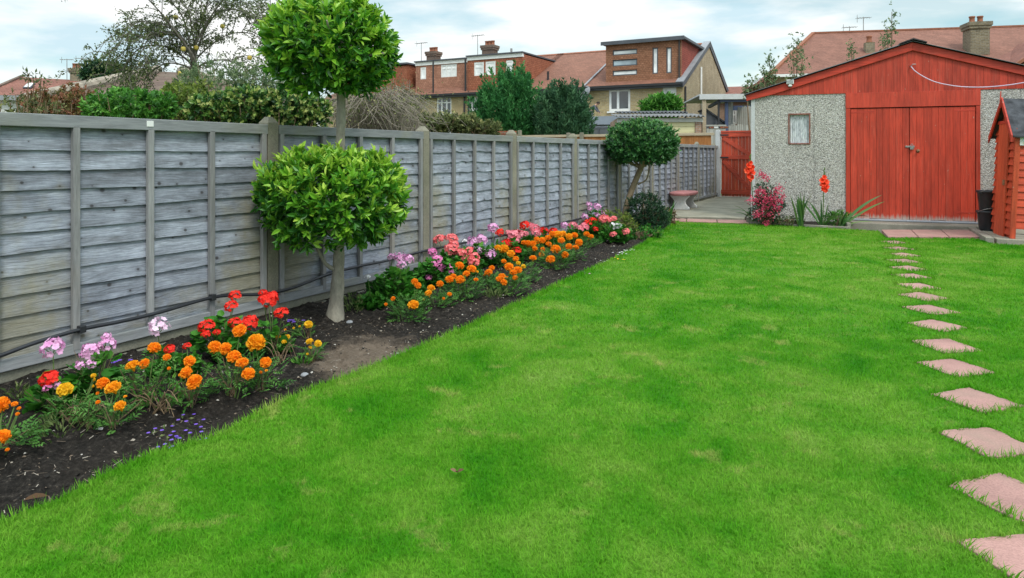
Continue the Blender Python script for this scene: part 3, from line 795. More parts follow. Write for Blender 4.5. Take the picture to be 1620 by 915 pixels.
# pink strip in front of the patio: three slabs, then the kerb of the flower bed
e1, e2 = Vector((2.72, 12.98, 0)), Vector((4.24, 12.52, 0)); off = Vector((-.14, -.50, 0))
for i in range(3):
    a = e1.lerp(e2, i / 3 + .004); b = e1.lerp(e2, (i + 1) / 3 - .004)
    slab('paving_slab', [tuple(a)[:2], tuple(a + off)[:2], tuple(b + off)[:2], tuple(b)[:2]], -.08, .018, M['pink_slab'], 'pinkish paving slab between lawn and patio, ' + ['below the bench end of the strip', 'middle one of the strip of three', 'beside the bed of red flowers'][i], 'paving slab', 'pink paving slabs')
a = G(1394, 365.5); b = G(1536, 365.5); a2 = G(1404, 376.5); b2 = G(1550, 376.5)
for i in range(3):
    t0, t1 = i / 3 + .004, (i + 1) / 3 - .004
    q = [a.lerp(b, t0), a2.lerp(b2, t0), a2.lerp(b2, t1), a.lerp(b, t1)]
    slab('paving_slab', [tuple(p)[:2] for p in q], -.08, .02, M['pink_slab'], ['pinkish paving slab before the garage doors, next to the stepping stones', 'pinkish paving slab before the garage doors, between its two fellows', 'pinkish paving slab before the garage doors, nearest the black buckets'][i], 'paving slab', 'pink paving slabs')
def kerb(pts, wd, z1, label):
    mb = MB()
    for p, q in zip(pts, pts[1:]): mb.beam((p[0], p[1], z1 / 2 - .05), (q[0], q[1], z1 / 2 - .05), wd, z1 + .1)
    o = mb.build('kerb', M['conc_kerb'], bevel=.008); return tag(o, label, 'kerb')
g1, g2, g3 = G(1187, 354), G(1345, 362.5), G(1341, 351)
kerb([(g1.x, g1.y), (g2.x, g2.y)], .06, .035, 'thin concrete edging between lawn and gladiolus bed')
kerb([(g1.x - .02, g1.y + .05), (4.27, 12.5)], .07, .10, 'short concrete kerb between patio slab and gladiolus bed')
kerb([(g2.x, g2.y + .03), (g2.x + .12, g2.y + .42)], .06, .09, 'short concrete kerb between gladiolus bed and garage step')
k1, k2 = G(1530, 361), G(1566, 383)
kerb([(k1.x, k1.y), (k2.x, k2.y)], .10, .06, 'concrete kerb between pink paving and shed base')
# soil in front of the garage wall
bp = [(g1.x, g1.y + .02), (g2.x, g2.y + .02), tuple(GA.w(1.55, -.02))[:2], tuple(GA.w(0, -.02))[:2]]
mb = MB(); nn = 26
for i in range(nn):
    for j in range(nn): pass
A0, B0, C0, D0 = [Vector((p[0], p[1], 0)) for p in bp]
Vg = []
for i in range(nn + 1):
    for j in range(nn + 1):
        s, t = i / nn, j / nn; p = A0.lerp(B0, s).lerp(D0.lerp(C0, s), t)
        Vg.append((p.x, p.y, .0 + .05 * float(fbm(p.x * 5, p.y * 5, 3, 4)) + .03 * t))
mb.add(Vg, [(i * (nn + 1) + j, (i + 1) * (nn + 1) + j, (i + 1) * (nn + 1) + j + 1, i * (nn + 1) + j + 1) for i in range(nn) for j in range(nn)])
tag(mb.build('flower_bed_soil', M['soil'], smooth=True), kind='structure')
# shed base
SH = Frame((6.90, 9.60, 0), R(-21))
slab('shed_base', [(k1.x + .09, k1.y), (k2.x + .08, k2.y - .02), tuple(SH.w(-.1, -.14))[:2], tuple(SH.w(2.3, -.14))[:2], tuple(SH.w(2.3, 1.25))[:2]], -.08, .045, M['conc_slab'], 'worn concrete base under the small red shed', 'concrete base')

# ------------------------------------------------------------------ long fence
fence = thing('timber_fence', 'weathered blue grey lap panel fence with concrete posts along the flower bed', 'fence', FF.o, FF.rot)
post_x = [-2.03, -.12, 1.79, 3.743, 5.604, 7.514, 9.44, 11.35, 13.27, 15.18, 17.09, 17.72]
def lap_panel(x0, x1, zb=.16, zt=1.36, wave=1.0):
    mb = MB(); nb = 11; s = (zt - zb) / nb; n = 34
    for j in range(nb):
        sd_ = random.randint(0, 999); sl = random.uniform(-.006, .006)
        xs = np.linspace(x0, x1, n)
        wv = .013 * wave * fbm(xs * 2.4, np.full(n, j * 3.1), sd_, 3) + .009 * wave * fbm(xs * 9, np.full(n, j * 1.7), sd_, 2) + sl * np.linspace(-1, 1, n)
        zb_ = zb + j * s - .014 + wv; zt_ = np.full(n, zb + (j + 1) * s + .006)
        bow = .006 * fbm(xs * 1.3, np.full(n, j * 5.3), sd_ + 5, 2)
        V = []
        for i in range(n):
            V += [(xs[i], -.004 + bow[i], zb_[i]), (xs[i], .016, zt_[i]), (xs[i], .024, zt_[i]), (xs[i], .007 + bow[i], zb_[i])]
        Fc = []
        for i in range(n - 1):
            a = i * 4; b = a + 4
            for k in range(4): Fc.append((a + k, b + k, b + (k + 1) % 4, a + (k + 1) % 4))
        mb.add(V, Fc)
    return mb
for i in range(len(post_x) - 1):
    x0, x1 = post_x[i] + .055, post_x[i + 1] - .055
    pn = lap_panel(x0, x1, wave=1.0 if i < 2 else (1.6 if i == 2 else 3.2)).build('fence_panel', M['fence'], fence)
    short = x1 - x0 < 1
    nbt = 2 if short else 5
    for k in range(nbt):
        bx = x0 + .03 + (x1 - x0 - .06) * k / (nbt - 1)
        if i == 1 and 0 < k < 4: bx = {1: FF.x(121, -.03), 2: FF.x(239, -.03), 3: FF.x(336, -.03)}[k]
        MB().box(bx - .019, bx + .019, -.036, -.006, .12, 1.372).build('batten', M['fence_batten'], pn, bevel=.003)
    MB().box(x0, x1, -.036, .034, 1.362, 1.432).build('top_rail', M['fence_rail'], pn, bevel=.004)
    MB().box(x0, x1, -.034, .034, .098, .158).build('bottom_rail', M['fence_rail'], pn, bevel=.004)
    for z0, z1 in ((.034, .094), (-.12, .026)):
        MB().box(x0, x1, -.014 if z0 > 0 else -.02, .04, z0, z1).build('gravel_board', M['conc_board'], fence, bevel=.006)
    if i == 1:
        tx = FF.x(238, -.04)
        MB().box(tx - .022, tx + .022, -.0395, -.036, 1.385, 1.42).build('tag_plate', M['white'], pn)
for px in post_x[:-1]:
    mb = MB(); t = 1.50 + random.uniform(-.012, .012); h = .05
    v = [(px + a * h, .02 + b * h, z) for z in (-.15, t - .045) for a, b in ((-1, -1), (1, -1), (1, 1), (-1, 1))] + [(px + a * .02, .02 + b * .02, t) for a, b in ((-1, -1), (1, -1), (1, 1), (-1, 1))]
    mb.add(v, [(0, 1, 5, 4), (1, 2, 6, 5), (2, 3, 7, 6), (3, 0, 4, 7), (4, 5, 9, 8), (5, 6, 10, 9), (6, 7, 11, 10), (7, 4, 8, 11), (8, 9, 10, 11), (3, 2, 1, 0)])
    mb.build('fence_post', M['conc_post'], fence, bevel=.0025)
# watering hose clipped to the fence
hose_px = [(-90, 584), (-30, 571), (0, 563), (60, 541), (130, 521), (190, 509), (250, 495), (335, 471), (380, 467), (420, 465), (465, 455), (520, 434), (570, 421), (615, 412), (668, 398), (740, 383), (812, 370), (866, 358), (905, 349), (930, 343)]
hp = []
for u, v in hose_px:
    y = -.055 if not (405 < u < 440) else -.075
    x = FF.x(u, y); hp.append(FF.w(x, y, FF.z(v, x, y)))
hp = smooth_line(hp, 6)
hs = tag(MB().tube(hp, .0115, 8).build('hose', M['hose'], smooth=True), 'thin black watering hose clipped along the lower fence', 'hose')
for u, v in ((130, 521), (337, 470.5)):
    x = FF.x(u, -.055); p = FF.w(x, -.05, FF.z(v, x, -.055))
    MB().box(-.018, .018, -.018, .02, -.02, .02).build('clip', M['black_plastic'], hs, loc=p, rotz=FF.rot, bevel=.004)

# ------------------------------------------------------------------ gate at the end of the fence
gp = P(1136, 312, 18.95); gp.z = 0
GT = Frame((P(1141, 312, 18.9).x, 18.9, 0), FF.rot - R(90))
o = thing('concrete_post', 'tall pale concrete gate post between the grey fence and red gate', 'gate post', (gp.x, gp.y, 0), GT.rot)
MB().box(-.06, .06, -.06, .06, -.1, 1.84).build('post_shaft', M['conc_white'], o, bevel=.008)
MB().box(-.05, .05, -.05, .05, 1.84, 1.862).build('post_cap', M['conc_white'], o, bevel=.012)
gate = thing('garden_gate', 'red boarded garden gate with diagonal braces beside the garage', 'gate', GT.o, GT.rot)
gw, gh = .80, 1.80
mb = MB()
for i in range(9): mb.box(.01 + i * gw / 9, .01 + (i + 1) * gw / 9 - .006, .0, .022, .06, gh - .12)
mb.build('gate_boards', M['red_gate'], gate, bevel=.003)
for z in (gh - .13, gh - .74, .12): MB().box(.0, gw + .01, -.032, -.003, z, z + .115).build('gate_rail', M['red_gate_rail'], gate, bevel=.004)
MB().box(.0, gw + .01, -.045, .03, gh - .012, gh + .03).build('gate_cap', M['red_gate_rail'], gate, bevel=.004)
for za, zb in ((gh - .16, gh - .62), (gh - .78, .26)): MB().beam((.06, -.016, za), (gw - .04, -.016, zb), .025, .10, (0, 0, 1)).build('gate_brace', M['red_gate_rail'], gate, bevel=.003)
for z in (gh - .08, gh - .69): MB().box(-.05, .20, -.044, -.034, z - .018, z + .018).build('hinge', M['dark'], gate, bevel=.002)
MB().box(.01, gw, -.02, .05, -.02, .045).build('threshold', M['red_gate_rail'], gate, bevel=.004)

# ------------------------------------------------------------------ garage
gar = thing('garage', 'pebbledashed garage with red timber gable and red double doors', 'garage', GA.o, GA.rot)
WT, D0_, D1_, GW, AP = 2.256, 1.526, GA.x(1550.5), 5.062, 2.531
W0, W1, WZ0, WZ1 = .604, .964, 1.38, 1.925
def holes_wall(mb, x0, x1, z0, z1, holes, y0, y1):
    xs = sorted({x0, x1, *[h[0] for h in holes], *[h[1] for h in holes]}); zs = sorted({z0, z1, *[h[2] for h in holes], *[h[3] for h in holes]})
    for a, b in zip(xs, xs[1:]):
        for c, d in zip(zs, zs[1:]):
            mx_, mz_ = (a + b) / 2, (c + d) / 2
            if any(h[0] < mx_ < h[1] and h[2] < mz_ < h[3] for h in holes) or not (x0 <= mx_ <= x1 and z0 <= mz_ <= z1): continue
            mb.box(a, b, y0, y1, c, d, 0)
    return mb
mb = MB()
holes_wall(mb, .05, 1.02, -.1, WT, [(W0, W1, WZ0, WZ1)], 0, .09)
mb.box(1.026, D0_, 0, .09, -.1, WT); mb.box(D1_, 4.05, 0, .09, -.1, WT); mb.box(4.056, GW - .05, 0, .09, -.1, WT)
mb.box(.01, .1, .09, 6.0, -.1, WT); mb.box(GW - .1, GW - .01, .09, 6.0, -.1, WT); mb.box(.1, GW - .1, 5.9, 6.0, -.1, WT)
mb.build('wall', M['pebble'], gar)
for x in (-.02, GW - .05): MB().box(x, x + .068, -.014, .10, -.1, WT).build('corner_strip', M['conc_white'], gar, bevel=.006)
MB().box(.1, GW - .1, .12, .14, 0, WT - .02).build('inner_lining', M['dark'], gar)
wf = MB()
for b in ((W0, W1, WZ0, WZ0 + .022), (W0, W1, WZ1 - .022, WZ1), (W0, W0 + .022, WZ0 + .022, WZ1 - .022), (W1 - .022, W1, WZ0 + .022, WZ1 - .022)): wf.box(b[0], b[1], -.012, .05, b[2], b[3])
wf = wf.build('window', plain('worn_red_frame', (.24, .10, .075), .7, .3, .4, 20, .1), gar)
cv = MB(); n = 60
xs = np.linspace(W0 + .02, W1 - .02, n)
V = []
for i in range(n):
    y = .045 + .012 * math.sin(i * 1.05) + .005 * math.sin(i * 2.7)
    V += [(xs[i], y, WZ0 + .02), (xs[i], y, WZ1 - .02)]
cv.add(V, [(2 * i, 2 * i + 2, 2 * i + 3, 2 * i + 1) for i in range(n - 1)])
cv.build('curtain', M['lace'], wf, smooth=True)
# timber front: jambs, lintel boards, doors
for a, b in ((D0_, D0_ + .07), (D1_ - .06, D1_)): MB().box(a, b, -.022, .06, .1, 1.995).build('door_jamb', M['red_door'], gar, bevel=.003)
MB().box(D0_ - .004, D1_ + .004, -.026, .05, 2.0, WT - .002).build('lintel', M['red_gable'], gar, bevel=.003)
mid = GA.x(1438.5); DZ0, DZ1 = .108, 1.985
for a, b, hs_ in ((D0_ + .076, mid - .004, 0), (mid + .004, D1_ - .066, 1)):
    mb = MB(); nb = 9; wv = (b - a) / nb
    for i in range(nb): mb.box(a + i * wv + .0012, a + (i + 1) * wv - .0012, -.008, .03, DZ0 + random.uniform(-.004, .006), DZ1)
    d = mb.build('door', M['red_door'], gar, bevel=.0022)
    MB().box(a if hs_ == 0 else b - .30, a + .36 if hs_ == 0 else b, -.0105, -.0085, DZ1 - .075, DZ1 - .045).build('strap_hinge', M['red_trim'], d, bevel=.001)
    MB().box(a if hs_ == 0 else b - .30, a + .36 if hs_ == 0 else b, -.0105, -.0085, DZ0 + .13, DZ0 + .16).build('strap_hinge', M['red_trim'], d, bevel=.001)
    if hs_ == 1:
        lz = GA.z(232, mid)
        MB().box(mid - .06, mid + .075, -.022, -.009, lz - .018, lz + .012).build('hasp', M['steel'], d, bevel=.003)
        pk = MB(); pk.box(mid + .005, mid + .06, -.05, -.024, lz - .05, lz + .012); pk.tube([(mid + .012 + .04 * t, -.037, lz + .012 + .03 * math.sin(math.pi * t)) for t in np.linspace(0, 1, 8)], .005, 6)
        pk.build('padlock', M['steel'], d, bevel=.004)
        kb = MB(); kb.lathe([(.028, 0), (.03, .004), (.012, .012), (.012, .03), (.024, .04), (.02, .055)], seg=14)
        k_ = kb.build('knob', M['rust'], d, smooth=True); k_.location = (mid + .125, -.009, lz - .075); k_.rotation_euler = (R(90), 0, 0)
    else: tag(d, None)
MB().box(D0_ - .02, D1_ + .02, -.07, .06, .078, .106).build('door_sill', M['grey_paint'], gar, bevel=.006)
MB().box(D0_ - .06, D1_ + .12, -.48, -.002, -.1, .072).build('step', M['conc_kerb'], gar, bevel=.012)
# gable boards and bargeboards
RS = (3.073 - 2.27) / (AP + .09)
roof_z = lambda x: 3.073 - RS * abs(x - AP)
mb = MB(); bw = .108; x = -.02
while x < GW:
    a, b = x + .0012, min(x + bw - .0012, GW + .02); za, zb = roof_z(a) - .05, roof_z(b) - .05
    if a < AP < b: mb.prism([(a, WT), (b, WT), (b, zb), (AP, roof_z(AP) - .05), (a, za)], 1, -.012, .03)
    elif max(za, zb) > WT + .02: mb.prism([(a, WT), (b, WT), (b, max(zb, WT + .003)), (a, max(za, WT + .003))], 1, -.012, .03)
    x += bw
mb.build('gable_boards', M['red_gable'], gar)
for sgn in (-1, 1):
    xe = AP + sgn * (AP + .1)
    pz = lambda q: roof_z(q)
    MB().prism([(AP, pz(AP)), (xe, pz(xe)), (xe, pz(xe) - .10), (AP + sgn * (AP - .35), pz(AP + sgn * (AP - .35)) - .135), (AP, pz(AP) - .135)][::sgn], 1, -.05, -.018).build('bargeboard', M['red_trim'], gar, bevel=.004)
    # corrugated sheets running down the slope
    mb = MB(); ny = 90; V = []
    for i in range(ny + 1):
        y = -.10 + i / ny * 6.25; dz = .014 * math.sin(i * 2 * math.pi / 3.0)
        for q in (AP, xe + sgn * .03):
            z = roof_z(q) + .012 + dz; V += [(q, y, z), (q, y, z + .010)]
    Fc = []
    for i in range(ny):
        a = i * 4; b = a + 4; Fc += [(a, b, b + 2, a + 2), (a + 1, a + 3, b + 3, b + 1), (a + 2, b + 2, b + 3, a + 3)]
    Fc += [(0, 2, 3, 1)]
    mb.add(V, Fc); mb.build('roof', M['corr'], gar, smooth=True)
mb = MB(); mb.prism([(AP - .2, roof_z(AP - .2) + .035), (AP, 3.073 + .04), (AP + .2, roof_z(AP + .2) + .035), (AP + .2, roof_z(AP + .2) + .05), (AP, 3.073 + .062), (AP - .2, roof_z(AP - .2) + .05)], 1, -.13, 6.2)
mb.build('ridge_cap', M['dark'], gar)
# floodlight under the verge
lx = GA.x(1250, -.1); lz = GA.z(131, lx, -.1)
fl = MB().box(lx - .06, lx + .06, -.10, -.03, lz - .025, lz + .055).build('floodlight', M['cement_white'], gar, bevel=.006)
MB().box(lx - .048, lx + .048, -.104, -.101, lz - .012, lz + .042).build('lamp_glass', M['lens'], fl)
s_ = MB(); s_.lathe([(.012, -.075), (.03, -.068), (.036, -.05), (.026, -.035), (.016, -.027)], (lx, -.075, lz), 14); s_.build('motion_sensor', M['cement_white'], fl, smooth=True)
# washing line from a hook on the gable
hx = GA.x(1441, -.04); hz = GA.z(105, hx, -.04)
p0 = GA.w(hx, -.045, hz); pts_px = [(1441, 105), (1448, 113), (1462, 122), (1480, 130), (1505, 135.5), (1530, 138), (1560, 138), (1590, 135.5), (1620, 131), (1690, 118)]
lp = [P(u, v, p0.y - (u - 1441) * .0062) for u, v in pts_px]
wl = tag(MB().tube(smooth_line(lp, 5), .009, 6).build('washing_line', M['line'], smooth=True), 'sagging pale washing line hooked to the red garage gable', 'washing line')
MB().tube([p0 + Vector((0, .05, 0)), p0 + Vector((0, -.01, 0)), p0 + Vector((.02, -.02, .03)), p0 + Vector((.07, -.02, .03))], .007, 6).build('hook', M['steel'], wl)

# ------------------------------------------------------------------ little red shed
shed = thing('garden_shed', 'small red overlap board shed with a dark felt roof', 'shed', (SH.o.x, SH.o.y, .045), SH.rot)
SD, SL, SE, SA = .92, 2.0, 1.47, 1.93          # the shed has settled and leans a little
shed.rotation_euler = (0, R(2.6), R(-21))      # front width (along y), length (along x), eave, apex
nb = 13; s = (SE - .14) / nb
mb = MB()
for j in range(nb):
    z = .14 + j * s; mb.add([(0.03, -.022, z), (SL, -.022, z), (SL, -.004, z + s + .005), (.03, -.004, z + s + .005), (0.03, .0, z), (SL, .0, z)], [(0, 1, 2, 3), (4, 5, 1, 0), (0, 3, 4)])
mb.build('side_wall', M['red_shed'], shed)
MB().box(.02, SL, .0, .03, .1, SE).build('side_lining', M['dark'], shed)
for z in (.0, .07): MB().box(.02, SL, -.03, .01, z + .002, z + .066).build('skirting_board', M['bare_wood'], shed, bevel=.004)
# gable front: board ends left and right of the door
def edge(y): return SA - (SA - SE) * abs(y - SD / 2) / (SD / 2)
for y0, y1 in ((.0, .24), (.70, SD)):
    mb = MB()
    for j in range(17):
        z = .04 + j * .108; z2 = z + .112
        ym = y0 if y0 > .5 else y1
        top = min(z2, min(edge(y0), edge(y1)) + .06)
        if top - z < .03: continue
        mb.add([(-.03 + random.uniform(-.006, .004), y0, z), (-.03 + random.uniform(-.006, .004), y1, z), (-.006, y1, top), (-.006, y0, top), (.0, y0, z), (.0, y1, z)], [(0, 3, 2, 1), (0, 1, 5, 4), (0, 4, 3), (1, 2, 5)])
    mb.build('front_boards', M['red_shed'], shed)
mb = MB(); mb.prism([(0, 0), (SD, 0), (SD, SE), (SD / 2, SA), (0, SE)], 0, .0, .03); mb.build('front_wall', M['red_shed_v'], shed)
dr = MB()
for i in range(4): dr.box(-.045, -.02, .24 + i * .115, .24 + (i + 1) * .115 - .003, -.02, 1.60)
dr = dr.build('door', M['red_shed_v'], shed, bevel=.003)
MB().box(-.06, -.045, .28, .34, .72, .80).build('latch', M['rust'], dr, bevel=.004)
MB().box(-.05, -.02, .16, .76, 1.60, 1.645).build('door_head', M['red_trim'], shed, bevel=.003)
MB().box(-.03, .035, -.034, .012, .0, SE).build('corner_post', M['red_shed_v'], shed, bevel=.004)
MB().box(SL - .03, SL + .01, -.034, .012, .0, SE).build('corner_post', M['red_shed_v'], shed, bevel=.004)
mb = MB(); mb.box(.0, SL, SD - .03, SD, 0, SE); mb.prism([(0, 0), (SD, 0), (SD, SE), (SD / 2, SA), (0, SE)], 0, SL - .03, SL - .002); mb.build('rear_wall', M['red_shed'], shed)
sl = (SA - SE) / (SD / 2)
for sg in (0, 1):
    ye, yr = (-.09, SD / 2) if sg == 0 else (SD + .09, SD / 2); ze = SA - sl * (SD / 2 + .09)
    pr = [(ye, ze + .012), (yr, SA + .012), (yr, SA + .04), (ye, ze + .04)]
    MB().prism(pr if sg == 0 else pr[::-1], 0, -.075, SL + .06).build('roof', M['felt'], shed, bevel=.006)
    bp_ = [(ye - (.01 if sg == 0 else -.01), ze - .05), (yr, SA - .045), (yr, SA + .055), (ye - (.01 if sg == 0 else -.01), ze + .045)]
    MB().prism(bp_ if sg == 0 else bp_[::-1], 0, -.098, -.077).build('bargeboard', M['red_trim'], shed, bevel=.003)
MB().prism([(SD / 2 - .018, SA - .1), (SD / 2 + .018, SA - .1), (SD / 2, SA + .14)], 0, -.112, -.0985).build('finial', M['red_trim'], shed)
sx = SH.x(1605.6, -.05); sz1 = SH.z(214, sx, -.03) - .045; sz0 = SH.z(230, sx, -.03) - .045
pic = NT('painted_tile', .35, .5); c3 = pic.sep(pic.coord())
pic.color((.62, .66, .62))
pk = MB().box(sx, sx + .30, -.046, -.024, sz0, sz1).build('shed_sign', M['cement_white'], shed, bevel=.003)
tealm = plain('teal_picture', (.05, .30, .33), .5, .4, .5, 40, 0); palem = plain('pale_picture', (.50, .68, .70), .5, .4, .3, 25, 0); sandm = plain('sand_picture', (.52, .50, .36), .5, .4, .2, 25, 0)
hh = sz1 - sz0
MB().box(sx + .035, sx + .285, -.0485, -.0462, sz0 + hh * .15, sz0 + hh * .36).build('picture_ground', sandm, pk)
MB().box(sx + .035, sx + .285, -.0485, -.0462, sz0 + hh * .365, sz0 + hh * .90).build('picture_sky', palem, pk)
mb = MB()
for a, b, c, d in ((.05, .10, .42, .60), (.105, .14, .42, .70), (.15, .20, .42, .58), (.21, .27, .42, .64), (.045, .07, .74, .82)): mb.box(sx + a, sx + b, -.0505, -.0487, sz0 + hh * c, sz0 + hh * d)
mb.build('picture_shapes', tealm, pk)
# stacked black buckets by the garage wall
bc = P(1563.5, 362, 10.62)
zb0 = CAMZ + (HV - 364) / F * 10.62
zs_ = [max(zb0, .02), None]
H1 = (363 - 329) / F * 10.6
for i, (lab) in enumerate(('black plastic bucket standing on the ground, under another bucket', 'black plastic bucket stacked on top of another by the garage')):
    z = .02 + i * (H1 - .01)
    b = thing('bucket', lab, 'bucket', (bc.x, bc.y, z), R(20 * i), 'stacked black buckets')
    h = H1 if i == 0 else (329 - 298) / F * 10.6 + .02
    mb = MB(); mb.lathe([(.115, 0), (.118, .012), (.145, h - .04), (.15, h - .036), (.162, h - .032), (.163, h - .008), (.155, h), (.146, h - .006), (.14, h - .05), (.11, .02)], seg=28)
    mb.build('bucket_body', M['black_plastic'], b, smooth=True)
    MB().tube([(.165 * math.cos(t), .165 * math.sin(t) , h - .02 - .07 * math.sin(t)) for t in np.linspace(math.pi, 2 * math.pi, 12)], .004, 6).build('bucket_handle', M['steel'], b)
    for a in (0, math.pi): MB().box(.155 * math.cos(a) - .012, .155 * math.cos(a) + .012, -.02, .02, h - .05, h - .012).build('handle_lug', M['black_plastic'], b, bevel=.003)

# ------------------------------------------------------------------ concrete garden bench
BO = P(1084, 336, 14.55); BE = Frame((BO.x - .11, BO.y, .045), FF.rot)
bench = thing('garden_bench', 'white concrete garden bench with a pinkish curved seat by the fence', 'bench', BE.o, BE.rot)
prof = [(-.20, 0), (-.20, .045), (-.155, .075), (-.12, .13), (-.115, .18), (-.15, .23), (-.195, .275), (-.20, .295), (.20, .295), (.195, .275), (.15, .23), (.115, .18), (.12, .13), (.155, .075), (.20, .045), (.20, 0)]
for xx in (-.03, .62):
    MB().prism(prof[::-1], 0, xx, xx + .075).build('bench_leg', M['cement_white'], bench, bevel=.01)
mb = MB(); n = 40; ring = []
for k in range(n):
    a = 2 * math.pi * k / n; ca, sa = math.cos(a), math.sin(a)
    ring.append((.33 + .54 * math.copysign(abs(ca) ** .7, ca), .25 * math.copysign(abs(sa) ** .7, sa)))
V = []
for z, q in ((.296, .93), (.306, .985), (.335, 1.0), (.352, .985), (.362, .92)):
    V += [(.33 + (x - .33) * q, y * q, z) for x, y in ring]
Fc = [tuple(range(n))[::-1], tuple(range(4 * n, 5 * n))]
for r_ in range(4):
    for k in range(n): Fc.append((r_ * n + k, r_ * n + (k + 1) % n, (r_ + 1) * n + (k + 1) % n, (r_ + 1) * n + k))
mb.add(V, Fc); mb.build('bench_seat', M['cement_pink'], bench)
# ================================================================== houses beyond the garden
TR = Frame((8.87, 36.0, 0), R(-28.15))
def make_window(parent, x0, x1, z0, z1, y, frame=M['white'], pane=M['glass'], bars=(), trans=None, fw=.10, dep=.05, sub='pane'):
    """frame bars standing a little back in the opening, pane behind"""
    mb = MB()
    mb.box(x0, x1, y, y + dep, z0, z0 + fw).box(x0, x1, y, y + dep, z1 - fw, z1).box(x0, x0 + fw, y, y + dep, z0 + fw, z1 - fw).box(x1 - fw, x1, y, y + dep, z0 + fw, z1 - fw)
    for t in bars:
        xm = x0 + (x1 - x0) * t; mb.box(xm - fw / 2, xm + fw / 2, y, y + dep, z0 + fw, z1 - fw)
    if trans is not None:
        zm = z0 + (z1 - z0) * trans; mb.box(x0 + fw, x1 - fw, y + .005, y + dep - .003, zm - fw * .35, zm + fw * .35)
    wd = mb.build('window', frame, parent)
    MB().box(x0 + fw * .5, x1 - fw * .5, y + dep * .55, y + dep * .8, z0 + fw * .5, z1 - fw * .5).build(sub, pane, wd)
    return wd
def rect(fr, u0, u1, v0, v1, y):
    um = (u0 + u1) / 2; xm = fr.x(um, y); return fr.x(u0, y), fr.x(u1, y), fr.z(v1, xm, y), fr.z(v0, xm, y)
def aerial(parent, x, y, z0, z1, sp=.5):
    mb = MB(); mb.tube([(x, y, z0), (x, y, z1)], .022, 5); mb.beam((x - sp, y - .1, z1 - .08), (x + sp, y + .1, z1 - .02), .03, .03)
    for k in range(6):
        q = x - sp + 2 * sp * k / 5; mb.tube([(q, y - .22, z1 - .06), (q, y + .22, z1 - .05)], .011, 4)
    mb.tube([(x - sp * .9, y, z1 - .3), (x - sp * .9, y, z1 + .12)], .012, 4)
    return mb.build('aerial', M['steel'], parent)
def chimney(parent, x, y, z0, z1, wx, wy, m, pots=2, corb=True):
    mb = MB(); mb.box(x - wx / 2, x + wx / 2, y - wy / 2, y + wy / 2, z0, z1 - (.32 if corb else 0))
    if corb:
        mb.box(x - wx / 2 - .06, x + wx / 2 + .06, y - wy / 2 - .06, y + wy / 2 + .06, z1 - .32, z1 - .18); mb.box(x - wx / 2 - .1, x + wx / 2 + .1, y - wy / 2 - .1, y + wy / 2 + .1, z1 - .18, z1)
    c = mb.build('chimney', m, parent)
    for k in range(pots):
        px = x + (k - (pots - 1) / 2) * wx / max(pots, 1) * .85
        p = MB(); p.lathe([(.15, 0), (.15, .05), (.12, .08), (.115, .26), (.14, .28), (.14, .34), (.10, .34)], (px, y, z1), 14); p.build('chimney_pot', M['terracotta'], c, smooth=True)
    return c
GUT = plain('black_gutter', (.025, .025, .028), .5, .4, .2, 5, 0)
RY, RZ, EZ, DEP = 6.0, 7.75, 5.0, 12.4
rslope = (RZ - EZ) / RY
def terrace(name, label, x0, x1, wallm, cellholes, roofm=M['tile_brown']):
    h = thing(name, label, 'house', TR.o, TR.rot, 'terraced houses beyond the fence')
    mb = MB(); holes_wall(mb, x0, x1, -.2, EZ, cellholes, 0, .25)
    mb.build('wall', wallm, h); MB().box(x0, x1, DEP - .25, DEP, -.2, EZ).build('rear_wall', wallm, h)
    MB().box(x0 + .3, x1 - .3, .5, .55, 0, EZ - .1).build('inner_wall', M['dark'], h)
    rf = MB().prism([(-.28, EZ - .12), (RY, RZ), (DEP + .28, EZ - .12), (DEP + .28, EZ - .24), (RY, RZ - .12), (-.28, EZ - .24)][::-1], 0, x0 + .002, x1 - .002).build('roof', roofm, h)
    MB().prism([(RY - .14, RZ - .03), (RY, RZ + .07), (RY + .14, RZ - .03)][::-1], 0, x0 + .01, x1 - .01).build('ridge', M['terracotta'], rf)
    MB().box(x0, x1, -.40, -.285, EZ - .24, EZ - .12).build('gutter', GUT, h)
    MB().box(x0, x1, -.27, -.02, EZ - .34, EZ - .245).build('soffit', M['lead_dark'], h)
    return h
# end house with the new dormer
a1, b1 = -5.40, 0.0
w1 = rect(TR, 963, 997, 141, 176, 0); w2 = rect(TR, 1048, 1070, 137.5, 170, 0)
end = terrace('end_terrace_house', 'yellow brick end terrace house with slit windows in its tile hung dormer', a1, b1, M['stock_brick'], [w1, w2], M['tile_brown'])
make_window(end, *w1, .06, bars=(.42,), trans=None, fw=.13)
make_window(end, *w2, .06, pane=M['sky_pane'], trans=.6, fw=.12)
for wq in (w1, w2):
    MB().box(wq[0] - .1, wq[1] + .1, -.012, .06, wq[3] + .002, wq[3] + .26).build('brick_lintel', M['red_brick'], end)
    MB().box(wq[0] - .08, wq[1] + .08, -.06, .06, wq[2] - .09, wq[2] - .002).build('window_sill', M['white'], end)
mb = MB().prism([(.252, -.2), (DEP - .252, -.2), (DEP - .252, EZ - .28), (RY, RZ - .15), (.252, EZ - .28)], 0, b1 - .25, b1 - .003)
mb.build('gable_wall', M['stock_brick_dirty'], end)
for y0, y1, z0, z1 in ((-.32, RY, EZ - .2, RZ + .02), (DEP + .32, RY, EZ - .2, RZ + .02)):
    MB().beam((b1 + .02, y0, z0 - .06), (b1 + .02, y1, z1 - .06), .08, .26, (0, 0, 1)).build('verge_board', M['lead_dark'], end)
    MB().beam((b1 - .12, y0, z0 + .10), (b1 - .12, y1, z1 + .10), .40, .05, (0, 0, 1)).build('verge_lead', M['lead'], end)
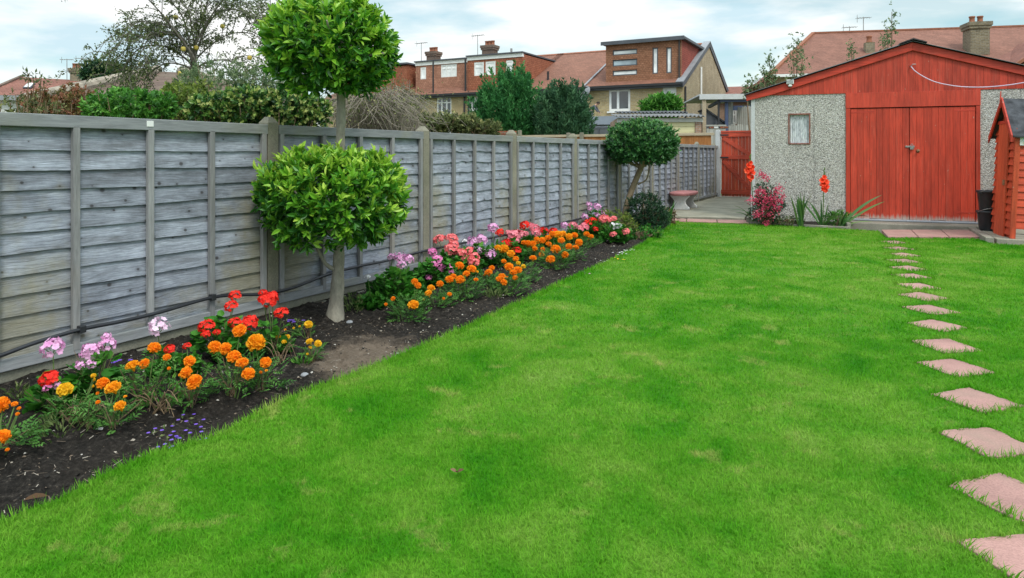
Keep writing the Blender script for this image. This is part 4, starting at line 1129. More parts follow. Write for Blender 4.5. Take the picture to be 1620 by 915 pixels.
MB().tube([(b1 + .07, .16, EZ - .3), (b1 + .07, .16, 0)], .05, 8).build('drainpipe', GUT, end)
pz_ = MB().tube([(b1 + .07, 3.7, 6.1), (b1 + .07, 3.7, 4.1), (b1 + .07, 4.0, 3.7), (b1 + .07, 4.0, 0)], .055, 8).build('soil_pipe', M['white'], end)
dx0, dx1 = TR.x(958.5, .3), TR.x(1077.5, .3)
dz0, dz1 = EZ + .02, TR.z(71.5, dx0, .3)
dh = [rect(TR, 969, 1008, 78.5, 87, .3), rect(TR, 969, 1008, 94, 104.5, .3), rect(TR, 969, 1008, 111, 119.5, .3), rect(TR, 1032, 1041, 75.5, 117, .3), rect(TR, 1054, 1062.5, 75, 116, .3)]
dm = holes_wall(MB(), dx0, dx1, dz0, dz1, dh, .3, .45).build('dormer', brickmat('dormer_tile', (.33, .15, .085), (.41, .20, .12), (.21, .09, .055), .165, .10, .75, .010), end)
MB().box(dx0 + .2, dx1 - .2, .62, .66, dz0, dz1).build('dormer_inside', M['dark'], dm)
for i, q in enumerate(dh): make_window(end, *q, .34, frame=M['lead_dark'], pane=M['glass_sky'] if i == 1 else M['sky_pane'], fw=.06, dep=.05)
ytop = lambda z: (z - EZ + .12) / rslope * (RY / (RY + .28)) if False else (z - (EZ - .12)) / (RZ - EZ + .12) * (RY + .28) - .28
for x in (dx0, dx1): 
    MB().prism([(.452, ytop(0) * 0 + EZ + .15), (.452, dz1), (ytop(dz1) + .1, dz1)], 0, x - (.0 if x == dx0 else .12), x + (.12 if x == dx0 else 0)).build('dormer_cheek', M['hung_tile_new'], dm)
MB().box(dx0 - .22, dx1 + .22, .10, 5.2, dz1 + .002, dz1 + .13).build('dormer_roof', M['lead_dark'], dm)
MB().box(dx0 - .22, dx1 + .22, .07, .098, dz1 - .05, dz1 + .15).build('dormer_fascia', M['lead_dark'], dm)
MB().tube([(dx1 - .08, .22, dz1), (dx1 - .08, .22, dz0 + .1)], .04, 6).build('drainpipe', GUT, end)

# middle house, plain roof and cream render
a2, b2 = -9.86, -5.40
mid_h = terrace('terrace_house', 'cream rendered terrace house with a plain brown roof and satellite dish', a2, b2 - .001, M['cream'], [])
MB().beam((b2 - .01, -.28, EZ - .06), (b2 - .01, RY, RZ + .06), .10, .06).build('roof_seam', M['lead'], mid_h)
MB().tube([(TR.x(867, 1.2), 1.2, EZ + .4), (TR.x(867, 1.2), 1.2, EZ + 1.05)], .07, 8).build('vent_pipe', GUT, mid_h)
MB().box(b2 - .5, b2 - .04, -.05, -.002, -.1, EZ - .36).build('white_pilaster', M['white'], mid_h)
dx = TR.x(926, -.5); dzz = TR.z(144, dx, -.5)
ds = MB(); ds.lathe([(.02, .10), (.12, .07), (.22, .035), (.29, 0), (.30, .006), (.22, .045), (.12, .082), (.02, .112)], seg=22)
d_ = ds.build('satellite_dish', M['lead'], mid_h, smooth=True); d_.location = (dx, -.35, dzz); d_.rotation_euler = (R(78), 0, R(-25))
MB().tube([(dx, -.30, dzz), (dx, .0, dzz - .1)], .02, 6).build('dish_arm', M['steel'], d_)
d_.children[0].matrix_parent_inverse = d_.matrix_basis.inverted()

# two houses with wide red dormers
def old_house(label, u_split0, u_split1, x0, x1, yd, hung, wins, apron):
    lw = [rect(TR, *q, 0) for q in wins['low']]
    h = terrace('terrace_house', label, x0, x1 - .001, M['stock_brick'], lw)
    for q in lw:
        make_window(h, *q, .06, bars=(.33, .66), trans=.68)
        MB().box(q[0] - .1, q[1] + .1, -.012, .06, q[3] + .002, q[3] + .3).build('brick_lintel', M['red_brick'], h)
    zt = 7.02; z0 = EZ + .02 + (yd + .28) * .42
    dh_ = [rect(TR, *q[:4], yd) for q in wins['up']]
    d = holes_wall(MB(), x0 + .03, x1 - .03, z0 - .1, zt - .16, dh_, yd, yd + .15).build('dormer', hung, h)
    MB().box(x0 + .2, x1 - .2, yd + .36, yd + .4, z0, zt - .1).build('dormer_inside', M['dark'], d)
    for q, spec in zip(dh_, wins['up']): make_window(h, *q, yd + .02, pane=M[spec[6]], bars=spec[4], trans=spec[5])
    MB().box(x0 + .03, x1 - .03, yd - .05, yd + .15, zt - .158, zt + .06).build('dormer_fascia', M['white'], d)
    MB().box(x0 - .02, x1 + .02, yd - .14, 5.3, zt + .062, zt + .14).build('dormer_roof', M['lead_dark'], d)
    for x in (x0 + .03, x1 - .03):
        MB().prism([(yd + .152, z0 - .1), (yd + .152, zt), (5.0, zt)], 0, x - (.0 if x < x1 - .1 else .12), x + (.12 if x < x1 - .1 else 0)).build('dormer_cheek', M['hung_tile'], d)
    return h, zt
x2l, x2r = TR.x(737.5), -9.862
h2, zt2 = old_house('terrace house with a bright red tile hung dormer and paired white windows', 0, 0, x2l, TR.x(829, .2), .1, M['hung_tile'],
    {'low': [(741, 755.5, 152, 176)], 'up': [(750, 765.5, 98.5, 120, (), .62, 'sky_pane'), (768, 784, 97, 119, (), .62, 'sky_pane'), (800.5, 812, 95.5, 119, (), .7, 'sky_pane')]}, False)
x1l = TR.x(646)
MB().box(TR.x(829, .2), x2r, .0, .25, -.2, EZ).build('wall', M['stock_brick'], h2)
MB().prism([(-.28, EZ - .12), (RY, RZ), (DEP + .28, EZ - .12), (DEP + .28, EZ - .24), (RY, RZ - .12), (-.28, EZ - .24)][::-1], 0, TR.x(829, .2) + .002, x2r - .002).build('roof', M['tile_brown'], h2)
h1, zt1 = old_house('terrace house with a faded pink brown dormer and tiled apron roof', 0, 0, x1l, x2l, .75, M['hung_tile_pale'],
    {'low': [(690.5, 714, 153, 183)], 'up': [(665, 674, 106.5, 125.5, (), None, 'sky_pane'), (697.5, 722.5, 102, 122, (.35, .68), .66, 'sky_pane')]}, True)
h0 = terrace('terrace_house', 'red dormered terrace house half hidden behind the bay tree', x1l - 7, x1l - .004, M['stock_brick'], [])
MB().box(x1l - 6.5, x1l - .5, .5, .65, 5.1, 6.9).build('dormer', M['hung_tile'], h0)
MB().prism([(.652, 5.2), (.652, 6.98), (5.0, 6.98)], 0, x1l - .62, x1l - .5).build('dormer_cheek', M['hung_tile'], h0)
MB().box(x1l - 6.6, x1l - .4, .4, 5.3, 6.99, 7.1).build('dormer_roof', M['lead_dark'], h0)
for u0 in (685, 741, 757):
    x = TR.x(u0, -.12)
    hh_ = h1 if u0 < 730 else h2
    MB().tube([(x, -.1, zt1 if u0 == 685 else EZ), (x, -.1, EZ if u0 == 685 else 0)], .05, 6).build('drainpipe', GUT, hh_)
x = TR.x(736, -.0); MB().tube([(x, .02, 7.0), (x, .02, EZ - .1), (x, -.1, EZ - .4), (x, -.1, 0)], .055, 6).build('drainpipe', GUT, h2)
for hh_, u, vt, wpx in ((h1, 686, 80, 27), (h2, 775, 70, 32)):
    x = TR.x(u, RY); zt = TR.z(vt, x, RY); wx = wpx / F * (TR.o + TR.ex * x + TR.ey * RY).y
    c = chimney(hh_, x, RY, RZ - .6, zt - .12, wx * .62, .7, M['dark_brick'], 3)
    xa = TR.x(u - 17, RY); aerial(hh_, xa, RY - .2, RZ - .3, TR.z(68 if hh_ is h1 else 56, xa, RY), .45)
MB().tube([(TR.x(809, 1.5), 1.5, 6.5), (TR.x(809, 1.5), 1.5, TR.z(77, TR.x(809, 1.5), 1.5))], .07, 8).build('flue', M['steel'], h2)

# grey flat roofed extension with a man working on it
EX = Frame(TR.w(TR.x(938, -3.2), -3.2), TR.rot)
ex1 = EX.x(990); ez = EX.z(183.5, 1.2)
ext = thing('flat_roof_extension', 'grey flat roofed back extension below the cream house', 'extension', EX.o, EX.rot)
MB().box(-.6, ex1, .05, 3.0, -.2, ez - .5).build('wall', M['grey_paint'], ext)
mb = MB(); mb.box(-.7, ex1 + .05, -.02, .14, ez - .42, ez).box(-.7, -.56, .14, 3.0, ez - .42, ez).box(ex1 - .09, ex1 + .05, .14, 3.0, ez - .42, ez)
mb.build('parapet', plain('blue_grey_fascia', (.26, .29, .35), .5, .4, .1, 2, 0), ext)
MB().box(-.55, ex1 - .1, .141, 3.0, ez - .5, ez - .40).build('roof', M['lead'], ext)
make_window(ext, -.3, ex1 - .2, .7, ez - .55, -.005, frame=M['lead_dark'], bars=(.33, .66), fw=.08)
# neighbour bending over on that roof
def person(loc, rot):
    root = thing('person', 'person in grey jumper and pale trousers bending forward on the flat roof', 'person', loc, rot)
    def skin(name, pts, edges, rad, m, parent):
        bm = bmesh.new(); sk = bm.verts.layers.skin.verify(); vl = [bm.verts.new(p) for p in pts]
        for a, b in edges: bm.edges.new((vl[a], vl[b]))
        for v_, r_ in zip(vl, rad): v_[sk].radius = (r_, r_) if not hasattr(r_, '__len__') else r_
        vl[0][sk].use_root = True
        me = bpy.data.meshes.new(name); bm.to_mesh(me); bm.free(); me.materials.append(m)
        o = bpy.data.objects.new(name, me); col.objects.link(o); o.parent = parent
        a = o.modifiers.new('skin', 'SKIN'); a.use_smooth_shade = True
        b = o.modifiers.new('sub', 'SUBSURF'); b.levels = 2; b.render_levels = 2
        return o
    # x forward, bent at the hip
    P_ = [(0, 0, .90), (.10, 0, 1.08), (.24, 0, 1.25), (.33, 0, 1.34), (.40, 0, 1.40), (.47, 0, 1.42), (.54, 0, 1.40),
          (.0, .10, .84), (.06, .11, .47), (-.02, .11, .08), (.12, .12, .03), (.0, -.10, .84), (-.04, -.11, .47), (-.14, -.11, .08), (.0, -.12, .03),
          (.26, .19, 1.27), (.38, .22, 1.02), (.52, .18, .82), (.57, .17, .75), (.26, -.19, 1.27), (.36, -.22, 1.02), (.50, -.18, .84), (.55, -.17, .77)]
    E_ = [(0, 1), (1, 2), (2, 3), (3, 4), (4, 5), (5, 6), (0, 7), (7, 8), (8, 9), (9, 10), (0, 11), (11, 12), (12, 13), (13, 14), (2, 15), (15, 16), (16, 17), (17, 18), (2, 19), (19, 20), (20, 21), (21, 22)]
    Rr = [.13, .13, .14, .06, .085, .10, .07, .085, .06, .04, .035, .085, .06, .04, .035, .06, .042, .03, .032, .06, .042, .03, .032]
    skin('body', P_, E_, Rr, M['skin'], root)
    sel = [0, 1, 2, 15, 16, 17, 19, 20, 21]; mp_ = {q: i for i, q in enumerate(sel)}
    skin('jumper', [P_[q] for q in sel], [(mp_[a], mp_[b]) for a, b in E_ if a in mp_ and b in mp_], [Rr[q] + .022 for q in sel], M['jumper'], root)
    sel = [0, 7, 8, 9, 11, 12, 13]; mp_ = {q: i for i, q in enumerate(sel)}
    skin('trousers', [P_[q] for q in sel], [(mp_[a], mp_[b]) for a, b in E_ if a in mp_ and b in mp_], [Rr[q] + .024 for q in sel], M['trousers'], root)
    hm = MB(); hm.lathe([(.02, .115), (.07, .10), (.105, .05), (.112, 0), (.10, -.03)][::-1], (.455, 0, 1.45), 16); hm.build('hair', M['hair'], root, smooth=True)
    return root
pp = EX.w(EX.x(934.5, .9), .9, ez - .40)
person(pp, R(-20)).scale = (.86, .86, .78)

# low garage with corrugated roof and a cream door
OB = Frame(P(976, 212, 26.0) * 1.0, R(-4)); OB.o.z = 0
obx = OB.x(1112); obz = OB.z(186, 1.5)
ob = thing('outbuilding', 'low brick outbuilding with corrugated roof and a cream garage door', 'outbuilding', OB.o, OB.rot)
dxa, dxb, dzt = OB.x(1012), OB.x(1100), OB.z(192.5, 2.6)
holes_wall(MB(), .05, obx - .05, -.2, obz - .02, [(dxa, dxb, -.2, dzt)], 0, .2).build('wall', M['pale_brick'], ob)
MB().box(obx - .25, obx - .05, .2, 4.2, -.2, obz).build('wall', M['pale_brick'], ob); MB().box(.05, .25, .2, 4.2, -.2, obz).build('wall', M['pale_brick'], ob)
mb = MB(); nb = 12
for i in range(nb): mb.box(dxa, dxb, .05, .09, i * dzt / nb + .008, (i + 1) * dzt / nb)
mb.build('garage_door', M['cream_door'], ob, bevel=.01)
MB().box(dxa - .12, dxb + .1, -.03, .12, dzt + .002, dzt + .12).build('door_frame', M['cement_white'], ob)
def corr_sheet(name, x0, x1, y0, y1, z0, z1, m, par, per=.076, amp=.024):
    nx = int((x1 - x0) / per * 6); V = []; Fc = []
    for i in range(nx + 1):
        x = x0 + (x1 - x0) * i / nx; d = amp * math.sin(2 * math.pi * (x - x0) / per)
        V += [(x, y0, z0 + d), (x, y1, z1 + d), (x, y0, z0 + d - .02), (x, y1, z1 + d - .02)]
    for i in range(nx):
        a = i * 4; b = a + 4; Fc += [(a, b, b + 1, a + 1), (a + 2, a + 3, b + 3, b + 2), (a, a + 2, b + 2, b), (a + 1, b + 1, b + 3, a + 3)]
    return MB().add(V, Fc).build(name, m, par)
corr_sheet('roof', -.08, obx + .05, -.25, 2.1, obz + .04, obz + .24, M['corr_light'], ob, .15, .03)
corr_sheet('roof', .25, obx - .2, 1.9, 4.4, obz + .30, obz + .48, M['corr'], ob, .15, .035)
MB().box(0, obx, -.02, .0, obz - .18, obz - .03).build('eaves_board', M['cement_white'], ob)

# carport, tall boards and the small building behind the gate
CP = Frame(P(1107, 152, 27.0), R(-6)); CP.o.z = 0
cx1 = CP.x(1195); cz = CP.z(149, 1.0)
cp = thing('carport', 'pale roofed carport on thin posts behind the red gate', 'carport', CP.o, CP.rot)
MB().box(0, cx1, 0, .08, cz - .20, cz).build('fascia', M['conc_white'], cp)
MB().box(.0, cx1, .081, 4.5, cz - .04, cz + .01).build('roof', M['conc_white'], cp)
MB().box(CP.x(1140), cx1, .12, .2, cz - .30, cz - .205).build('beam', M['blue_frame'], cp)
MB().beam((CP.x(1140), .16, cz - .26), (CP.x(1148), 3.6, cz - .26), .1, .12).build('beam', M['blue_frame'], cp)
MB().box(CP.x(1150, 3.5), cx1 + 1, 3.5, 3.6, cz - .42, cz - .22).build('beam', M['blue_frame'], cp)
for u, y, m, wd in ((1114.5, .04, M['tan_wood'], .07), (1137.5, .1, M['dark'], .035), (1150, .2, M['blue_frame'], .06), (1155, 1.0, M['steel'], .05), (1158.5, 2.0, M['conc_white'], .04)):
    x = CP.x(u, y); MB().box(x - wd, x + wd, y - wd + .09, y + wd + .09, -.2, cz - .21).build('post', m, cp)
LS = Frame(P(1117, 200, 27.4), R(-6)); LS.o.z = 0
lx1 = LS.x(1150); lz0, lz1 = LS.z(198, 1), LS.z(174, 0)
ls = thing('lean_to', 'dark felted lean-to with a steep sloping top under the carport', 'lean-to', LS.o, LS.rot)
MB().prism([(0, -.2), (lx1 - .05, -.2), (lx1 - .05, lz0), (0, lz1)], 1, 0, 1.6).build('wall', M['lead_dark'], ls)
MB().beam((-.05, .8, lz1 + .05), (lx1, .8, lz0 + .04), 1.75, .06).build('roof', M['felt'], ls)
BW = Frame(P(1118, 208, 24.6), R(-8)); BW.o.z = 0
bw1 = BW.x(1148); bz = BW.z(203.5, .4)
o = thing('brick_wall', 'short grey boarded wall topped with loose old bricks behind the gate post', 'wall', BW.o, BW.rot)
mb = MB()
for i in range(6): mb.box(i * bw1 / 6 + .004, (i + 1) * bw1 / 6, 0, .06, -.2, bz)
mb.build('wall_boards', M['grey_wood_v'], o)
for i, q in enumerate((.08, .25, .46, .58)): MB().box(q, q + .15, -.02, .09, bz + .002, bz + .075).build('loose_brick', M['red_brick'] if i != 1 else M['cement_white'], o, bevel=.006)
MB().box(-.02, bw1 + .02, -.03, .10, bz + .078, bz + .13).build('wall_coping', M['grey_wood_v'], o)
TB = Frame(P(1147, 205, 28.5), R(-10)); TB.o.z = 0
for lab, u0, u1, vt, y, nbd, nm in (('tall weathered grey upright boards beside the garage corner', 1166.5, 1196, 168, 0, 9, 'board_fence'), ('low grey picket boards below the white door', 1146, 1190, 197, -1.2, 13, 'picket_fence')):
    x0, x1 = TB.x(u0, y), TB.x(u1, y); zt = TB.z(vt, (x0 + x1) / 2, y)
    o = thing(nm, lab, 'fence', TB.w(x0, y), TB.rot)
    mb = MB(); wv = (x1 - x0) / nbd
    for i in range(nbd): mb.box(i * wv + .012, (i + 1) * wv, 0, .03, -.2, zt + random.uniform(-.05, .05))
    mb.build('upright_boards', M['grey_wood_v'], o); MB().box(0, x1 - x0, .032, .07, zt - .4, zt - .3).build('back_rail', M['grey_wood_v'], o)
FH = Frame(P(1140, 205, 44), R(-20)); FH.o.z = 0
fz = FH.z(160, 1); fx1 = FH.x(1215)
fh = thing('brick_house', 'distant red roofed house with a white glazed door behind the carport', 'house', FH.o, FH.rot)
d0 = rect(FH, 1151, 1166.5, 172, 197, 0)
holes_wall(MB(), -2, fx1, -.2, fz, [d0], 0, .25).build('wall', M['pale_brick'], fh)
make_window(fh, *d0, .05, bars=(.5,), trans=.6, fw=.16)
rz = FH.z(135, -.5, 2)
MB().add([(-2.4, -.3, fz - .05), (fx1, -.3, fz - .05), (fx1, 3.5, rz), (-.9, 3.5, rz), (-2.4, 7, fz - .05), (fx1, 7, fz - .05)], [(0, 1, 2, 3), (4, 3, 2, 5), (0, 3, 4)]).build('roof', M['tile_red'], fh)

# back fences: orange boards by the gate, then an old brick wall with posts
BF = Frame((gp.x - .1, gp.y + .05, 0), FF.rot - R(90))
of = thing('board_fence', 'orange brown boarded fence with a pale cap beyond the end of the garden', 'fence', BF.o, BF.rot)
ofl = BF.x(818); zt = BF.z(216.5, -3)
mb = MB(); nb = int(-ofl / .12)
for i in range(nb): mb.box(ofl + i * .12 + .003, ofl + (i + 1) * .12, .0, .02, -.1, zt)
mb.build('boards', M['orange_wood'], of)
MB().box(ofl, 0, -.035, .05, zt + .002, zt + .075).build('cap_rail', M['tan_wood'], of, bevel=.004)
for u in (822, 899, 920, 1040): x = BF.x(u, -.1); MB().box(x - .05, x + .05, -.14, -.04, -.1, zt + .13 + (.1 if u == 822 else 0)).build('fence_post', M['conc_post'], of, bevel=.01)
BK = Frame(BF.w(ofl - .05, 0), BF.rot)
bk = thing('garden_wall', 'old red brick garden wall with a soldier course top under the brambles', 'wall', BK.o, BK.rot)
bl = BK.x(470); zt = BK.z(214, -3)
MB().box(bl, 0, .0, .22, -.2, zt).build('wall_face', M['red_brick'], bk)
mb = MB(); nb = int(-bl / .085)
for i in range(nb): mb.box(bl + i * .085 + .006, bl + (i + 1) * .085, -.01, .23, zt + .002, zt + .10)
mb.build('soldier_course', M['red_brick'], bk)
for u in (580, 647, 711, 762): 
    x = BK.x(u, -.1); MB().box(x - .055, x + .055, -.16, -.05, -.1, BK.z(201, x, -.1)).build('post', M['conc_white'], bk, bevel=.01)

# ------------------------------------------------------------------ long hipped house behind the garage
HH = Frame((12.83, 34.0, 0), R(-12))
hz = HH.z(119, 0); hx1 = 22.0
big = thing('brick_house', 'long house with a broad hipped tile roof rising behind the garage', 'house', HH.o, HH.rot)
xr = HH.x(1287, 5); zr = HH.z(53, xr, 5)
MB().box(.2, hx1, 0, .25, -.2, hz - .1).build('wall', M['stock_brick'], big); MB().box(.2, .45, .252, 10, -.2, hz - .1).build('end_wall', M['stock_brick'], big)
rf = MB().add([(-.25, -.35, hz), (hx1, -.35, hz), (hx1, 5, zr), (xr, 5, zr), (-.25, 10.35, hz), (hx1, 10.35, hz)], [(0, 1, 2, 3), (4, 3, 2, 5), (0, 3, 4)]).build('roof', M['tile_far'], big)
MB().box(xr, hx1, 4.9, 5.1, zr - .03, zr + .06).build('ridge', M['terracotta'], rf)
MB().beam((-.25, -.35, hz + .02), (xr, 5, zr + .03), .2, .1).build('hip_ridge', M['terracotta'], rf)
MB().box(-.25, 3, -.42, -.352, hz - .14, hz - .01).build('gutter', M['white'], big)
# lower wing on the end
wl_ = HH.x(1192, 3); wz = HH.z(141, wl_, 3)
MB().prism([(wl_, wz - .15), (-.05, wz - .15), (-.05, hz - .05), (wl_, wz)], 1, 1.2, 8).build('wing_wall', M['stock_brick_dirty'], big)
MB().beam((wl_ - .3, 4.6, wz - .03), (.0, 4.6, hz + .06), 7.2, .12).build('wing_roof', M['tile_far'], big)
def on_roof(y): return hz + (zr - hz) * (y + .35) / 5.35
yc = 1.6; xc = HH.x(1547, yc); wd = 33 / F * HH.w(xc, yc).y
c = chimney(big, xc, yc + .2, on_roof(yc) - .6, HH.z(36, xc, yc), wd * .82, .9, M['chimney_brick'], 2)
yc = 2.2; xc2 = HH.x(1375, yc)
chimney(big, xc2, yc, on_roof(yc) - .3, HH.z(68, xc2, yc), .42, .42, M['chimney_brick'], 1, False)
for u, vt, vb in ((1366, 27, 49), (1344, 42, 50)):
    xa = HH.x(u, 5); aerial(big, xa, 5.0, zr - .1, HH.z(vt, xa, 5), .35)
# projecting wing with its own gable roof on the far side of the chimney
gx0 = HH.x(1572, -.3); 
MB().add([(gx0, .6, on_roof(.6) - .05), (gx0 + 2.2, -2.6, zr - 1.3), (gx0 + 2.2, 3.0, zr - 1.3), (gx0 + 4.4, .6, on_roof(.6) - .3), (gx0 - .4, -2.6, hz - .3), (gx0 + 4.8, -2.6, hz - .3)], [(4, 1, 2, 0), (1, 5, 3, 2)]).build('wing_roof', M['tile_red'], big)
MB().prism([(gx0, 0), (gx0 + 4.4, 0), (gx0 + 4.4, hz - .2), (gx0 + 2.2, zr - 1.5), (gx0, hz - .2)], 1, -2.3, -2.1).build('wing_wall', M['stock_brick'], big)
MB().beam((gx0 - .42, -2.62, hz - .26), (gx0 + 2.2, -2.62, zr - 1.26), .15, .12).build('verge', M['terracotta'], big)

# ------------------------------------------------------------------ far bungalow with red roof, and the near brown hipped roof
LB = Frame((P(62, 150, 42).x, 42, 0), R(10))
bun = thing('bungalow', 'distant bungalow with a red hipped roof, two roof windows and a chimney', 'bungalow', LB.o, LB.rot)
bz_ = LB.z(151, 0)
xA, xB = LB.x(-14), LB.x(200); zA = LB.z(122.5, LB.x(60, 4), 4); xa1, xb1 = LB.x(34, 4), LB.x(190, 4)
MB().box(xA, xB, 0, .25, -.2, bz_).build('wall', M['cement_white'], bun)
rf = MB().add([(xA - .4, -.4, bz_ - .05), (xB, -.4, bz_ - .05), (xb1, 4, zA - .25), (xa1, 4, zA), (xA - .4, 8.4, bz_), (xB, 8.4, bz_)], [(0, 1, 2, 3), (4, 3, 2, 5), (0, 3, 4), (1, 5, 2)]).build('roof', M['tile_red'], bun)
MB().beam((xA - .4, -.4, bz_ - .02), (xa1, 4, zA + .04), .22, .12).build('hip_ridge', M['tile_dark'], rf)
MB().box(xA, xB, -.42, -.401, bz_ - .35, bz_ - .06).build('fascia', M['lead'], bun)
for u, v in ((46, 133), (101, 138)):
    y = 1.6 if v < 135 else 1.1; x = LB.x(u, y); z = bz_ + (zA - bz_) * (y + .4) / 4.4
    wd = MB().beam((x - .22, y, z + .02), (x + .22, y, z + .02), .7, .1, (0, -.5, .85)).build('roof_window', M['lead_dark'], bun)
    MB().beam((x - .17, y - .03, z + .08), (x + .17, y - .03, z + .08), .55, .02, (0, -.5, .85)).build('pane', M['sky_pane'], wd)
xc = LB.x(121, 4); chimney(bun, xc, 4, zA - 1, LB.z(109, xc, 4), .55, .6, M['chimney_brick'], 2)
for u, vt in ((108, 94), (130.5, 92)): xa = LB.x(u, 4); aerial(bun, xa, 3.8, zA - .5, LB.z(vt, xa, 4), .35)

BR_c = P(268, 114, 17.5)
bt = thing('outbuilding', 'outbuilding with a dark brown mossy tiled hip roof behind the apple tree', 'outbuilding', (BR_c.x, BR_c.y, 0), R(33))
hw = 2.9; ez_ = BR_c.z - 1.05
MB().add([(-hw, -hw, ez_), (hw, -hw, ez_), (hw, hw, ez_), (-hw, hw, ez_), (-.25, 0, BR_c.z), (.25, 0, BR_c.z)], [(0, 1, 5, 4), (1, 2, 5), (2, 3, 4, 5), (3, 0, 4)]).build('roof', M['tile_dark'], bt)
for p, q in (((-hw, -hw, ez_), (-.25, 0, BR_c.z)), ((hw, -hw, ez_), (.25, 0, BR_c.z)), ((-hw, hw, ez_), (-.25, 0, BR_c.z))):
    MB().tube([Vector(p) + Vector((0, 0, .04)), Vector(q) + Vector((0, 0, .04))], .12, 10).build('hip_ridge', plain('ridge_tile', (.30, .26, .21), .9, .2, .4, 6, .2), bt)
MB().box(-hw + .3, hw - .3, -hw + .3, hw - .3, -.2, ez_ + .02).build('wall', M['pale_brick'], bt)
# ================================================================== vegetation
def ellip_points(n, rx, ry, rzt, rzb, rmin=.8, rmax=1.04, pw=2.0, bump=.10, seed=1, zcut=-.97):
    """points in the outer shell of a rounded crown, with outward directions"""
    d = rdirs(int(n * 1.3)); d = d[d[:, 2] > zcut][:n]
    k = (np.abs(d) ** pw).sum(1) ** (-1 / pw)
    th = np.arctan2(d[:, 1], d[:, 0])
    b = 1 + bump * 2 * (fbm(th * 1.9 + 7, d[:, 2] * 2.6 + 3, seed, 3))
    r = (rmin + (rmax - rmin) * rng.random(len(d)) ** .55) * k * b
    rz = np.where(d[:, 2] > 0, rzt, rzb)
    p = d * r[:, None] * np.stack([np.full(len(d), rx), np.full(len(d), ry), rz], 1)
    o = norm(d / np.stack([np.full(len(d), rx), np.full(len(d), ry), rz], 1))
    return p, o
def shoots(mb, P_, D_, per, length, lw, ll, tmpl=BAY, open_=(.45, 1.1), young=None, jit=.35, rv=None):
    """rosettes of leaves on short shoots; a shoot's leaves share an age"""
    n = len(P_)
    if n == 0: return
    D_ = norm(D_ + rng.normal(size=D_.shape) * jit * .5)
    age = rng.random(n) if young is None else young
    for k in range(per):
        t = (k + .5) / per
        perp = np.cross(D_, rdirs(n)); perp = norm(perp)
        a = open_[1] + (open_[0] - open_[1]) * t + rng.normal(size=n) * .15
        A = D_ * np.cos(a)[:, None] + perp * np.sin(a)[:, None]
        C = P_ + D_ * (length * (t - .5))[..., None] if hasattr(length, 'shape') else P_ + D_ * (length * (t - .5))
        s = rng.uniform(.65, 1.15, n)
        r = np.clip(age * (.55 + .45 * t) + rng.normal(size=n) * .13, 0, 1)
        scatter(mb, tmpl, C, A, D_ + rng.normal(size=(n, 3)) * .25, lw * s, ll * s, rnd=r)

def topiary_crown(name, parent, c, rx, ry, rzt, rzb, n, per, lw, ll, mat, pw=2.3, seed=1, inner=.35, zcut=-.85, young_bias=.5, tmpl=BAY, bump=.08):
    mb = MB()
    p, o = ellip_points(n, rx, ry, rzt, rzb, .74, 1.0, pw, bump, seed, zcut)
    d = norm(o * .8 + np.array([0, 0, .55]) + rng.normal(size=o.shape) * .25)
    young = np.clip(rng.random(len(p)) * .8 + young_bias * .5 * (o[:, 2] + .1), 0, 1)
    shoots(mb, p, d, per, ll * .9, lw, ll, tmpl, young=young)
    # stray shoots that break the clipped outline
    k = rng.random(len(p)) < .10 + .16 * (o[:, 2] > .2)
    shoots(mb, p[k] * rng.uniform(1.02, 1.13, (int(k.sum()), 1)), d[k], 5, ll * 1.1, lw * .85, ll * .95, tmpl, open_=(.3, .7), young=np.clip(young[k] + .25, 0, 1))
    # older leaves inside, their colour darkened further to paint in crown shade
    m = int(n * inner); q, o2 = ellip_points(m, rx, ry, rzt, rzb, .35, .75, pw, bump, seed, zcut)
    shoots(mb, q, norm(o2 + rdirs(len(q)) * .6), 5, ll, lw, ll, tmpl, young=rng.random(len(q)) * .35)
    return mb.build(name, mat, parent, loc=c)

def limb(mb, pts, r0, r1, seg=7):
    n = len(pts); pts = smooth_line([Vector(p) for p in pts], 4); m = len(pts)
    mb.tube(pts, [r0 + (r1 - r0) * i / (m - 1) for i in range(m)], seg)

# two tier bay tree standing in the bed
b1_ = G(529, 507)
t1 = thing('bay_tree', 'two tier clipped bay tree with bright green leaf balls on a pale trunk', 'tree', (b1_.x, b1_.y, 0))
mb = MB(); n = 40
zs_ = np.linspace(-.06, 2.05, n)
pts = [(.006 * math.sin(z * 5) + .004 * z + .02 * max(0, .6 - z) * 0 + .035 * max(0, min(1, z / .6)), .01 * math.cos(z * 4), z) for z in zs_]
rad = [.058 - .02 * min(1, z / .5) - .007 * max(0, min(1, (z - .5) / 1.4)) + .012 * max(0, .12 - z) / .12 + .0025 * math.sin(z * 31) for z in zs_]
mb.tube(pts, rad, 16)
for zc, zt, k in ((.50, .78, 8), (1.62, 1.9, 8)):
    for i in range(k):
        a = i * 2.4; e = .32 * random.uniform(.8, 1.2)
        limb(mb, [(.03, 0, zc + random.uniform(0, .2)), (.03 + .5 * e * math.cos(a), .5 * e * math.sin(a), zt + random.uniform(-.1, .05)), (.03 + 1.3 * e * math.cos(a), 1.3 * e * math.sin(a), zt + random.uniform(0, .25))], .016, .006)
limb(mb, [(.03, 0, .36), (-.05, -.05, .42), (-.12, -.06, .56), (-.2, -.05, .7)], .018, .008)
mb.build('trunk', M['bark_pale'], t1, smooth=True)
c = P(529, 312, b1_.y); c = Vector((c.x - b1_.x, 0, c.z))
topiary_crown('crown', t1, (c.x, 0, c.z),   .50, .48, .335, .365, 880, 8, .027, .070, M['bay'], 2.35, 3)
c = P(524, 82, b1_.y); c = Vector((c.x - b1_.x, 0, c.z))
